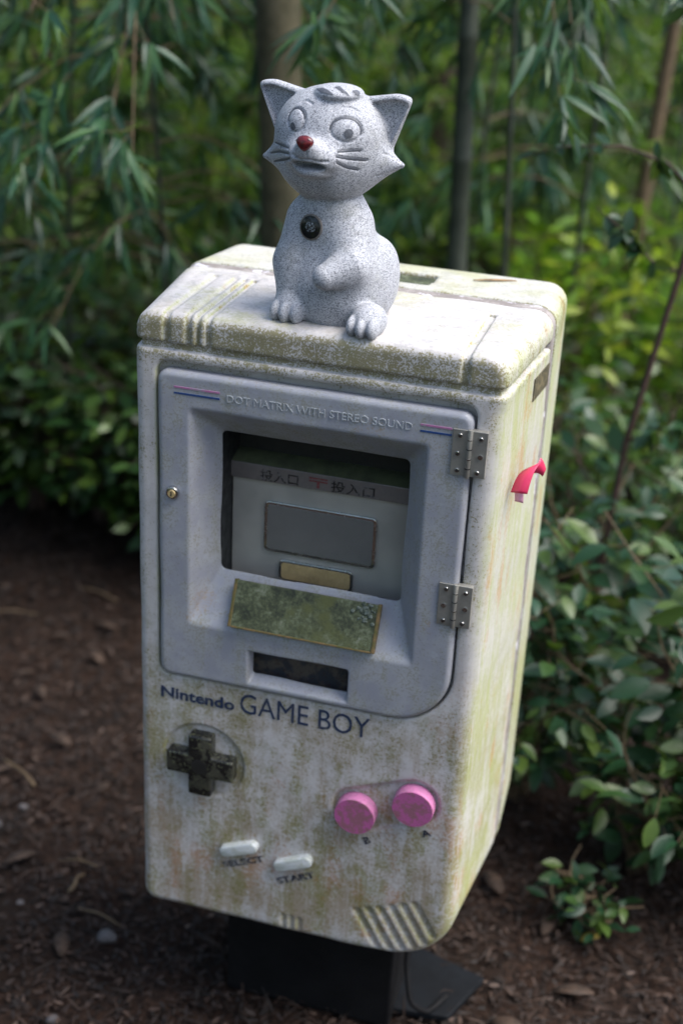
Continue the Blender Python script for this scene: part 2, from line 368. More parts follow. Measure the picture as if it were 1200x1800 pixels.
#SDF>
def axes(lo, hi, h):
    A = [np.arange(lo[i], hi[i] + h, h, dtype=f32) for i in range(3)]
    return A[0][:, None, None], A[1][None, :, None], A[2][None, None, :]
def nets(V, lo, h):
    """naive surface nets: grid of signed distances -> smooth quads"""
    S = V < 0; n = V.shape
    cnt = np.zeros([k - 1 for k in n], np.uint8)
    for i in (0, 1):
        for j in (0, 1):
            for k in (0, 1): cnt += S[i:n[0] - 1 + i, j:n[1] - 1 + j, k:n[2] - 1 + k]
    act = (cnt > 0) & (cnt < 8); I = np.argwhere(act); idx = np.full(act.shape, -1, np.int32); idx[act] = np.arange(len(I), dtype=np.int32)
    acc = np.zeros((len(I), 3)); c = np.zeros(len(I))
    for a in range(3):
        b1, b2 = [q for q in range(3) if q != a]
        for u in (0, 1):
            for v in (0, 1):
                o0 = np.zeros(3, int); o0[b1] = u; o0[b2] = v; o1 = o0.copy(); o1[a] = 1
                v0 = V[tuple((I + o0).T)]; v1 = V[tuple((I + o1).T)]; mk = (v0 < 0) != (v1 < 0); t = v0[mk] / (v0[mk] - v1[mk])
                pt = np.repeat(o0[None].astype(float), mk.sum(), 0); pt[:, a] = t; acc[mk] += pt; c[mk] += 1
    P = (I + acc / c[:, None]) * h + np.array(lo)
    F = []
    for a in range(3):
        b, cc = (a + 1) % 3, (a + 2) % 3
        s0 = [slice(None)] * 3; s1 = [slice(None)] * 3; s0[a] = slice(0, -1); s1[a] = slice(1, None)
        A = S[tuple(s0)]; B = S[tuple(s1)]; E = np.argwhere(A != B); E = E[(E[:, b] > 0) & (E[:, cc] > 0) & (E[:, b] < n[b] - 1) & (E[:, cc] < n[cc] - 1)]
        fl = A[tuple(E.T)]
        def at(db, dc):
            q = E.copy(); q[:, b] -= db; q[:, cc] -= dc; return idx[tuple(q.T)]
        Q = np.stack([at(1, 1), at(0, 1), at(0, 0), at(1, 0)], 1); Q[~fl] = Q[~fl][:, ::-1]; F.append(Q)
    return P, np.concatenate(F)

ZR = 1.08                     # height of the ledge under the cap
MB = (.225, .17, 0.)
mailbox = empty('mailbox', MB, 'white handheld-game-console shaped mailbox, streaked with algae, on a black post', 'mailbox')

# ------------------------------------------------------------------ mailbox shell
def rb2(X, Z, x0, x1, z0, z1, r):          # r = (top right, bottom right, top left, bottom left)
    cx, cz = (x0 + x1) / 2, (z0 + z1) / 2; px = X - cx; pz = Z - cz
    rr = np.where(px > 0, np.where(pz > 0, f32(r[0]), f32(r[1])), np.where(pz > 0, f32(r[2]), f32(r[3])))
    qx = np.abs(px) - (x1 - x0) / 2 + rr; qz = np.abs(pz) - (z1 - z0) / 2 + rr
    return np.minimum(np.maximum(qx, qz), 0) + vlen(np.maximum(qx, 0), np.maximum(qz, 0)) - rr
def outline(X, Y, Z):
    bk = np.clip(Y - .222, 0, 1); grow = .0215 * np.clip(Y / .2, 0, 1.1); dz = -bk * .04; cx = X - .225
    s = (.225 + grow - bk * np.where(cx > 0, f32(.035), f32(.13))) / .225
    return rb2(cx / s + .225, Z - dz * np.sign(Z + .4), 0, .45, -.844, .048, (.026, .092, .026, .02))
h = .0023; lo = (-.034, -.012, -.86); X, Y, Z = axes(lo, (.484, .212, .062), h)
D2 = outline(X, Y, Z); rf = np.where(X > .3, .013 + .007 * np.clip((X - .3) / .1, 0, 1) * np.clip(-Z / .02, 0, 1), .013).astype(f32)
a = D2 + rf; b = -Y + rf
d = np.minimum(np.maximum(a, b), 0) + vlen(np.maximum(a, 0), np.maximum(b, 0)) - rf
d = np.maximum(d, Y - .200)
body = d
# groove under the cap and the ledge
gr = np.maximum(np.abs(Z - .0055) - .0050, -(body + .0065)); d = smax(d, -gr, .0035)
sk = np.maximum(Z + .0005, -(body + .0)); 
# ribs running over the cap
for xg, w, y1 in ((.0403, .0085, .172), (.0680, .0075, .170), (.0800, .0055, .171), (.0930, .0065, .171), (.4010, .0085, .156)):
    g_ = np.maximum(np.maximum(np.abs(X - xg) - w / 2, -(body + .0042)), np.maximum(.004 - Z, Y - y1)); d = smax(d, -g_, .0022)
# door recess, letter cavity, slot cavity
rec = np.maximum(rb2(X, Z, .0275, .4205, -.451, -.0115, (.016, .078, .016, .016)), Y - .014); d = smax(d, -rec, .003)
cav = np.maximum(rb2(X, Z, .0755, .3665, -.356, -.070, (.008,) * 4), Y - .17); d = np.maximum(d, -cav)
cav = np.maximum(rb2(X, Z, .145, .292, -.442, -.380, (.004,) * 4), Y - .05); d = np.maximum(d, -cav)
# dished ring under the cross, pocket under the two round buttons, speaker slots, jack ribs
d = smax(d, -np.maximum(vlen(X - .0905, Z + .580) - .0575, Y - .0050 + vlen(X - .0905, Z + .580) * .02), .0020)
def cap2(X, Z, a, b):
    bx, bz = b[0] - a[0], b[1] - a[1]; t = np.clip(((X - a[0]) * bx + (Z - a[1]) * bz) / (bx * bx + bz * bz), 0, 1); return vlen(X - a[0] - t * bx, Z - a[1] - t * bz)
pk = np.maximum(cap2(X, Z, (.308, -.606), (.385, -.574)) - .0350 + np.maximum(Y, 0) * .5, Y - .0060); d = smax(d, -pk, .002)
for i in range(6):
    x0, z0 = .318 + i * .0160, -.777 + i * .0068; d = smax(d, -(vlen(cap2(X, Z, (x0, z0), (x0 + .034, z0 - .060)), Y + .0015) - .0056), .0012)
for i in range(3):
    x0 = .212 + i * .0115; d = smax(d, -(vlen(cap2(X, Z, (x0, -.816), (x0, -.86)), Y) - .0033), .0012)
# fine unevenness of the moulded plastic
d = d + (.0004 * np.sin(X * 61 + 1.3) * np.sin(Z * 47)).astype(f32)
Vv, Ff = nets(d, lo, h)
mesh('front_shell', Vv + [0, 0, ZR], Ff, M['shell'], mailbox)
# back shell
h2 = .0035; lo2 = (-.034, .205, -.86); X, Y, Z = axes(lo2, (.484, .375, .062), h2)
a = outline(X, Y, Z) + .026; b = Y - .362 + .026
d = np.minimum(np.maximum(a, b), 0) + vlen(np.maximum(a, 0), np.maximum(b, 0)) - .026; d = np.maximum(d, .2225 - Y)
d = np.maximum(d, -np.maximum(np.maximum(np.abs(X - .268) - .034, np.abs(Y - .272) - .028), .032 - Z))
Vv, Ff = nets(d, lo2, h2); mesh('back_shell', Vv + [0, 0, ZR], Ff, M['back'], mailbox)
# seam band between the halves
h3 = .002; lo3 = (-.034, .19, -.86); X, Y, Z = axes(lo3, (.484, .232, .062), h3)
d = np.maximum(outline(X, Y, Z) + .0018, np.abs(Y - .2112) - .0095); Vv, Ff = nets(d, lo3, h3)
def seam_mat():
    g = G('dirty_grey_seam_band'); c = g.mix(g.step(g.noise(40, 4, .7), .42, .6), (.22, .195, .18), (.34, .31, .29)); c = g.mix(g.step(g.noise(1, 3, .6, g.mul(g.pos(), (50, 50, 22))), .58, .64), c, (.62, .60, .66))
    g.p(col=c, rough=.7); g.bump(g.noise(200), .4, .001); return g.m
M['seam'] = seam_mat(); mesh('seam_band', Vv + [0, 0, ZR], Ff, M['seam'], mailbox)
bm = box_bm(-.002, .452, .195, .225, ZR - .815, ZR + .036); bm_obj('seam_gasket', bm, M['black'], mailbox)

# ------------------------------------------------------------------ door
h = .0014; lo = (.022, -.014, -.460); X, Y, Z = axes(lo, (.428, .046, -.012), h)
D2 = rb2(X, Z, .0312, .4175, -.4485, -.0215, (.014, .076, .014, .015)); rf = .0075
a = D2 + rf; b = -(Y + .006) + rf
d = np.minimum(np.maximum(a, b), 0) + vlen(np.maximum(a, 0), np.maximum(b, 0)) - rf
back = np.where(rb2(X, Z, .0775, .3645, -.354, -.072, (.008,) * 4) < 0, f32(.036), f32(.010))
d = np.maximum(d, Y - back)
t = np.clip((.031 - Y) / .037, -.2, 1.4)
x0 = .0985 + (.0725 - .0985) * t; x1 = .3415 + (.3675 - .3415) * t; z0 = -.3045 + (-.3640 + .3045) * t; z1 = -.1020 + (-.0660 + .1020) * t
fun = smax(smax(x0 - X, X - x1, .006), smax(z0 - Z, Z - z1, .006), .008) * .72
d = smax(d, -fun, .0025)
t = np.clip((.012 - Y) / .018, -.2, 1.4)
fun = smax(smax(.1570 - .0045 * t - X, X - .2850 - .0025 * t, .003), smax(-.4275 - .0105 * t - Z, Z + .3925 - .0040 * t, .003), .004) * .8; d = smax(d, -fun, .002)
d = d + (.0005 * np.sin(X * 43) * np.sin(Z * 37 + 1)).astype(f32)
Vv, Ff = nets(d, lo, h); door = mesh('door', Vv + [0, 0, ZR], Ff, M['door'], mailbox)
def yb(x0, x1, y0, y1, z0, z1, name, mat, par, bevel=0): return bm_obj(name, box_bm(x0, x1, y0, y1, ZR + z0, ZR + z1), mat, par, bevel=bevel)

def text(name, s, x, z, size_h, mat, par, y=-.0067, sx=1., rot=0, off=0., extr=.0004, width=None, spacing=1.):
    cu = bpy.data.curves.new(name, 'FONT'); cu.body = s; cu.size = 1; cu.offset = off; cu.space_character = spacing; cu.resolution_u = 3; cu.extrude = .01
    o = bpy.data.objects.new(name, cu); COL.objects.link(o); bpy.context.view_layer.update()
    me = bpy.data.meshes.new_from_object(o.evaluated_get(bpy.context.evaluated_depsgraph_get())); bpy.data.objects.remove(o)
    V = np.array([v.co[:] for v in me.vertices]); F = [list(p.vertices) for p in me.polygons]; bpy.data.meshes.remove(me)
    x_, z_ = V[:, 0] - V[:, 0].min(), V[:, 1] - max(V[:, 1].min(), 0) * 0; hh = V[:, 1].max(); k = size_h / hh
    kx = width / x_.max() if width else k * sx
    px, pz = x_ * kx, V[:, 1] * k; c, s_ = math.cos(R_(rot)), math.sin(R_(rot))
    W = np.stack([x + px * c - pz * s_, y - np.sign(V[:, 2]) * extr * np.where(V[:, 2] > 0, 1, 1), ZR + z + px * s_ + pz * c], 1)
    return mesh(name, W, F, mat, par, smooth=False)
text('model_lettering', 'DOT MATRIX WITH STEREO SOUND', .1207, -.0506, .0095, M['greyprint'], door, width=.2265)
for n_, x0, x1, zz, mt in (('printed_stripe', .0535, .1115, -.0405, 'redprint'), ('printed_stripe', .0535, .1115, -.0482, 'blueprint'), ('printed_stripe', .3565, .3935, -.0415, 'redprint'), ('printed_stripe', .3565, .3935, -.0492, 'blueprint')):
    yb(x0, x1, -.0067, -.0050, zz - .0011, zz + .0011, n_, M[mt], door)
text('maker_lettering', 'Nintendo', .0308, -.4875, .0165, M['navy'], mailbox, y=-.0006, width=.1035, off=.022)
text('name_lettering', 'GAME BOY', .1425, -.4885, .0300, M['navy'], mailbox, y=-.0006, width=.1765, off=-.004)
text('button_lettering', 'SELECT', .1235, -.7530, .0095, M['faded'], mailbox, y=-.0006, width=.0645, rot=24.5, off=.012)
text('button_lettering', 'START', .2035, -.7600, .0100, M['faded'], mailbox, y=-.0006, width=.0590, rot=26, off=.015)
text('button_lettering', 'B', .3235, -.6580, .0105, M['faded'], mailbox, y=-.0006, rot=25, sx=1.15, off=.02)
text('button_lettering', 'A', .4005, -.6260, .0105, M['faded'], mailbox, y=-.0006, rot=25, sx=1.15, off=.02)

# lock
lk = bm_obj('lock', cyl_bm(.0090, .0080, .006, 28, Matrix.Translation((.0520, -.0085, ZR - .1800)) @ Matrix.Rotation(R_(90), 4, 'X')), M['chrome'], mailbox, True, .0012)
bm_obj('lock_barrel', cyl_bm(.0048, .0048, .0022, 20, Matrix.Translation((.0520, -.0125, ZR - .1800)) @ Matrix.Rotation(R_(90), 4, 'X')), M['gold'], lk, True)
bm_obj('lock_slot', box_bm(.0514, .0526, -.0142, -.0134, ZR - .183, ZR - .177), M['black'], lk)
# mossy plate on the lower bevel
sl = math.atan2(.037, .060)
mp = Matrix.Translation((.2240, .0040, ZR - .3270)) @ Matrix.Rotation(-(sl - .10), 4, 'X')
pl = bm_obj('name_plate', box_bm(-.0945, .0945, -.004, .004, -.0300, .0300), M['moss'], mailbox, bevel=.0008, mtx=mp)
for nm, (x0, x1, z0, z1) in (('plate_edge', (-.0965, -.0925, -.0310, .0310)), ('plate_edge', (.0925, .0965, -.0310, .0310)), ('plate_edge', (-.0920, .0920, -.0315, -.0290))):
    bm_obj(nm, box_bm(x0, x1, -.0052, .0045, z0, z1), M['brass'], pl, bevel=.0006, mtx=mp)
# lichen tuft on the plate corner
bm = bmesh.new(); rg = random.Random(3)
for i in range(46):
    r = rg.uniform(.0012, .0030); px, pz = .0795 + rg.gauss(0, .0050), .018 + rg.gauss(0, .0055); bmesh.ops.create_icosphere(bm, subdivisions=1, radius=r, matrix=Matrix.Translation((min(px, .091), -.0045, min(pz, .029))))
bm_obj('lichen', bm, plain('pale_lichen', (.16, .19, .17), .9, 0, .6, 200, .5, (.05, .07, .05)), pl, True, mtx=mp)['kind'] = 'stuff'
# slot plate
yb(.150, .290, .0240, .0280, -.440, -.382, 'slot_back', M['slot'], door)
# inner panel seen through the window
ip = bm_obj('inner_panel', box_bm(.1010, .352, .0750, .0790, ZR - .322, ZR - .1805), M['panel'], mailbox)
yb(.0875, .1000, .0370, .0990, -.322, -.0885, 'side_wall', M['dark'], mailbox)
yb(.0875, .354, .1000, .1030, -.322, -.0885, 'rear_shade_wall', M['black'], mailbox)  # black colour stands in for the shade deep in the cavity
yb(.1005, .354, .0370, .0990, -.0925, -.0885, 'roof_shade_sheet', M['black'], mailbox)  # black sheet added for the shade under the cavity top
st = bm_obj('slot_strip', box_bm(.0995, .353, .0700, .0742, ZR - .1825, ZR - .1605), M['strip'], mailbox, bevel=.0006)
# curved shelf behind the strip
Vc = []; Fc = []
for i in range(9):
    t_ = i / 8; yy = .0705 + .030 * t_; zz = -.1608 + .008 * math.sin(t_ * math.pi * .5)
    for xx in (.1002, .353): Vc.append((xx, yy, ZR + zz))
for i in range(8): Fc.append([2 * i, 2 * i + 1, 2 * i + 3, 2 * i + 2])
mesh('slot_shelf', Vc, Fc, M['hood'], mailbox)
text('slot_lettering', '投入口', .1395, -.1797, .0140, M['ink'], st, y=.0695, width=.050)
text('slot_lettering', '〒', .2040, -.1795, .0135, M['redink'], st, y=.0695, width=.024)
text('slot_lettering', '投入口', .2330, -.1800, .0140, M['ink'], st, y=.0695, width=.056)
def framed(name, x0, x1, z0, z1, y, w, par, mat, inner):
    o = bm_obj(name, prism([(a_, ZR + b_) for a_, b_ in rrect(x0, x1, z0, z1, .0065)], y - .0042, y), M['chrome'], par, bevel=.0012)
    bm_obj(inner, prism([(a_, ZR + b_) for a_, b_ in rrect(x0 + w, x1 - w, z0 + w, z1 - w, .004)], y - .0047, y - .0012), mat, o, bevel=.0003); return o
framed('window_frame', .1455, .2945, -.2810, -.2095, .0750, .0040, mailbox, M['glass'], 'window_pane')
framed('window_frame', .1668, .2670, -.3210, -.2905, .0750, .0036, mailbox, M['gold'], 'window_pane')

# hinges
def hinge(cx, cz, holes):
    hg = bm_obj('hinge', cyl_bm(.0030, .0030, .0600, 14, Matrix.Translation((cx, -.0092, ZR + cz))), M['steel'], mailbox, True, .0006)
    for s in (-1, 1):
        lf = bm_obj('leaf_plate', box_bm(cx + (s * .0112) - .0092, cx + (s * .0112) + .0092, -.0085, -.0060 if s < 0 else .0, ZR + cz - .0285, ZR + cz + .0285), M['steel'], hg, bevel=.0006)
    for k in range(4):
        zz = cz - .0180 + k * .0120; bm_obj('knuckle_joint', cyl_bm(.0034, .0034, .0011, 14, Matrix.Translation((cx, -.0092, ZR + zz))), M['chrome' if k % 2 else 'dark'], hg, True)
    for (dx, dz, kind) in holes:
        mt = Matrix.Translation((cx + dx, -.0093, ZR + cz + dz)) @ Matrix.Rotation(R_(90), 4, 'X')
        if kind:
            s_ = bm_obj('screw', cyl_bm(.0031, .0026, .0018, 16, mt), M['chrome'], hg, True, .0004)
            a0 = rgs.uniform(0, 90)
            for q in (0, 90):
                bm_obj('screw_recess', box_bm(-.0021, .0021, -.0005, .0001, -.0005, .0005), M['black'], hg, mtx=Matrix.Translation((cx + dx, -.0102 - q * 1e-6, ZR + cz + dz)) @ Matrix.Rotation(R_(a0 + q), 4, 'Y'))
        else: bm_obj('screw_hole', cyl_bm(.0028, .0028, .0014, 16, mt), M['chrome'], hg, True)
rgs = random.Random(5)
hinge(.4155, -.0680, ((-.0115, .0215, 1), (-.0130, -.001, 1), (-.0120, -.0220, 1), (.0125, .0200, 1), (.0135, -.002, 0), (.0115, -.0220, 1)))
hinge(.4150, -.2680, ((-.0115, .0215, 1), (-.0130, -.001, 0), (-.0120, -.0220, 1), (.0125, .0200, 1), (.0135, -.002, 0), (.0115, -.0220, 1)))

# cross pad
w, L_, cx, cz = .0165, .0475, .0905, -.580
out = [(-w, -L_), (w, -L_), (w, -w), (L_, -w), (L_, w), (w, w), (w, L_), (-w, L_), (-w, w), (-L_, w), (-L_, -w), (-w, -w)]
bm = prism([(cx + a_, ZR + cz + b_) for a_, b_ in out], -.0150, .006)
dp = bm_obj('direction_pad', bm, M['dpad'], mailbox, True, .0030, 3)
bm_obj('pad_dimple', cyl_bm(.0115, .0115, .0006, 24, Matrix.Translation((cx, -.0152, ZR + cz)) @ Matrix.Rotation(R_(90), 4, 'X')), M['black'], dp, True)
# round buttons
for x_, z_ in ((.3085, -.6075), (.3855, -.5755)):
    T_ = Matrix.Rotation(R_(90), 4, 'X')
    bt = bm_obj('round_button', cyl_bm(.0280, .0276, .0185, 48, Matrix.Translation((x_, -.0040, ZR + z_)) @ T_), M['pinkside'], mailbox, True, .0010, 2)
    bm_obj('button_face', cyl_bm(.0271, .0269, .0008, 48, Matrix.Translation((x_, -.0133, ZR + z_)) @ T_), M['pink'], bt, True)
# pill buttons
for x_, z_, a_ in ((.1462, -.7105, 22.5), (.2248, -.7140, 24)):
    ol = rrect(-.0290, .0290, -.0088, .0088, .0086)
    bm_obj('pill_button', prism(ol, -.0105, .002), M['btn'], mailbox, True, .0030, 3, mtx=Matrix.Translation((x_, 0, ZR + z_)) @ Matrix.Rotation(R_(-a_), 4, 'Y'))
# small plate on the side and on top
bm_obj('side_label', box_bm(-.0012, .0008, -.034, .034, -.0145, .0145), mottled('mouldy_metal_label', (.10, .09, .06), (.20, .17, .10), (.04, .045, .02), 120, .4), mailbox, mtx=Matrix.Translation((.4678, .163, ZR - .032)) @ Matrix.Rotation(R_(-6.1), 4, 'Z') @ Matrix.Rotation(R_(0), 4, 'X'))
bm_obj('top_label', box_bm(.236, .300, .246, .298, ZR + .028, ZR + .0405), M['moss'], mailbox, bevel=.001)
# post, base plate, cable
bm_obj('post', box_bm(.094, .356, .100, .245, .0, ZR - .846), M['post'], mailbox, bevel=.004)
bm_obj('base_plate', prism([(.30, .12), (.44, .135), (.478, .235), (.36, .27), (.30, .26)], 0, .012), M['plate'], mailbox, bevel=.002, mtx=Matrix(((1, 0, 0, 0), (0, 0, 1, 0), (0, 1, 0, .006), (0, 0, 0, 1))))
cp = [(.365, .16, .235), (.375, .15, .19), (.368, .13, .12), (.385, .10, .06), (.41, .12, .03), (.43, .17, .026)]
t_ = np.linspace(0, 1, 40); cp = np.array(cp); tt = np.linspace(0, 1, len(cp)); cpi = np.stack([np.interp(t_, tt, cp[:, i]) for i in range(3)], 1)
for _ in range(4): cpi[1:-1] = (cpi[:-2] + cpi[2:] + 2 * cpi[1:-1]) / 4
Vt, Ft = tube(cpi, .004, 8); mesh('cable', Vt, Ft, M['post'], mailbox)

# ------------------------------------------------------------------ things on the mailbox
def strip_mesh(pts, wdir, w, thick=.0005):
    pts = np.array(pts, float); n = len(pts); T = np.gradient(pts, axis=0); V = []; F = []
    wd = np.array(wdir, float); wd = np.broadcast_to(wd, (n, 3)); w = np.broadcast_to(np.asarray(w, float), (n,))
    for i in range(n):
        N = np.cross(T[i], wd[i]); N /= np.linalg.norm(N) + 1e-9
        for s in (-1, 1):
            for q in (-1, 1): V.append(pts[i] + wd[i] * w[i] * s / 2 + N * thick * q / 2)
    for i in range(n - 1):
        a_, b_ = 4 * i, 4 * i + 4
        F += [[a_, a_ + 2, b_ + 2, b_], [a_ + 1, b_ + 1, b_ + 3, a_ + 3], [a_, b_, b_ + 1, a_ + 1], [a_ + 2, a_ + 3, b_ + 3, b_ + 2]]
    F += [[0, 1, 3, 2], [4 * n - 4, 4 * n - 2, 4 * n - 1, 4 * n - 3]]
    return V, F
rbn = empty('ribbon', (.464, .08, ZR - .135), 'short crimson ribbon sticking out of the mailbox side', 'ribbon')
q = np.array([(.4700, .050, -.1335), (.4715, .052, -.124), (.4735, .057, -.1135), (.4775, .064, -.106), (.4815, .071, -.1035), (.4850, .075, -.1050)]); u_ = np.linspace(0, 1, 16); P_ = np.stack([np.interp(u_, np.linspace(0, 1, 6), q[:, i]) for i in range(3)], 1)
for _ in range(3): P_[1:-1] = (P_[:-2] + P_[2:] + 2 * P_[1:-1]) / 4
wd = np.array([(1 - .35 * t, -.12, .10 + .55 * t) for t in u_]); wd /= np.linalg.norm(wd, axis=1)[:, None]
Vr, Fr = strip_mesh(P_ + [0, 0, ZR], wd, .0205); mesh('ribbon_loop', Vr, Fr, M['ribbon'], rbn)
q0 = P_[-1] + [0, 0, ZR]; P2 = [q0 + np.array((.009 * t, .004 * t, -.002 * t - .008 * t * t)) for t in np.linspace(0, 1, 8)]
Vr, Fr = strip_mesh(P2, (.25, .35, .90), np.linspace(.0205, .010, 8)); mesh('ribbon_tail', Vr, Fr, M['ribbon'], rbn)
P3 = [(.4700 + .001 * t, .052, ZR - .133 - .013 * t) for t in np.linspace(0, 1, 5)]
Vr, Fr = strip_mesh(P3, (.97, -.2, 0), .011); mesh('ribbon_end', Vr, Fr, M['ribbonpale'], rbn)
Vr, Fr = strip_mesh([(.350 + .052 * t, .292 + .030 * t, ZR + .0470 + .001 * math.sin(t * 3.1) - .0025 * t) for t in np.linspace(0, 1, 8)], (-.5, .85, 0), .0055 * np.sin(np.linspace(.25, 2.9, 8)) + .001)
tag(mesh('fallen_leaf', Vr, Fr, M['stain'], None), 'dry tan bamboo leaf lying on the mailbox top behind the seam', 'leaf')

# ------------------------------------------------------------------ granite cat
CAT = Vector((.228, .085, ZR + .0475)); CRZ = R_(-7)
cat = empty('cat_statue', CAT, 'speckled grey granite cat statue sitting on the mailbox', 'statue', rz=CRZ)
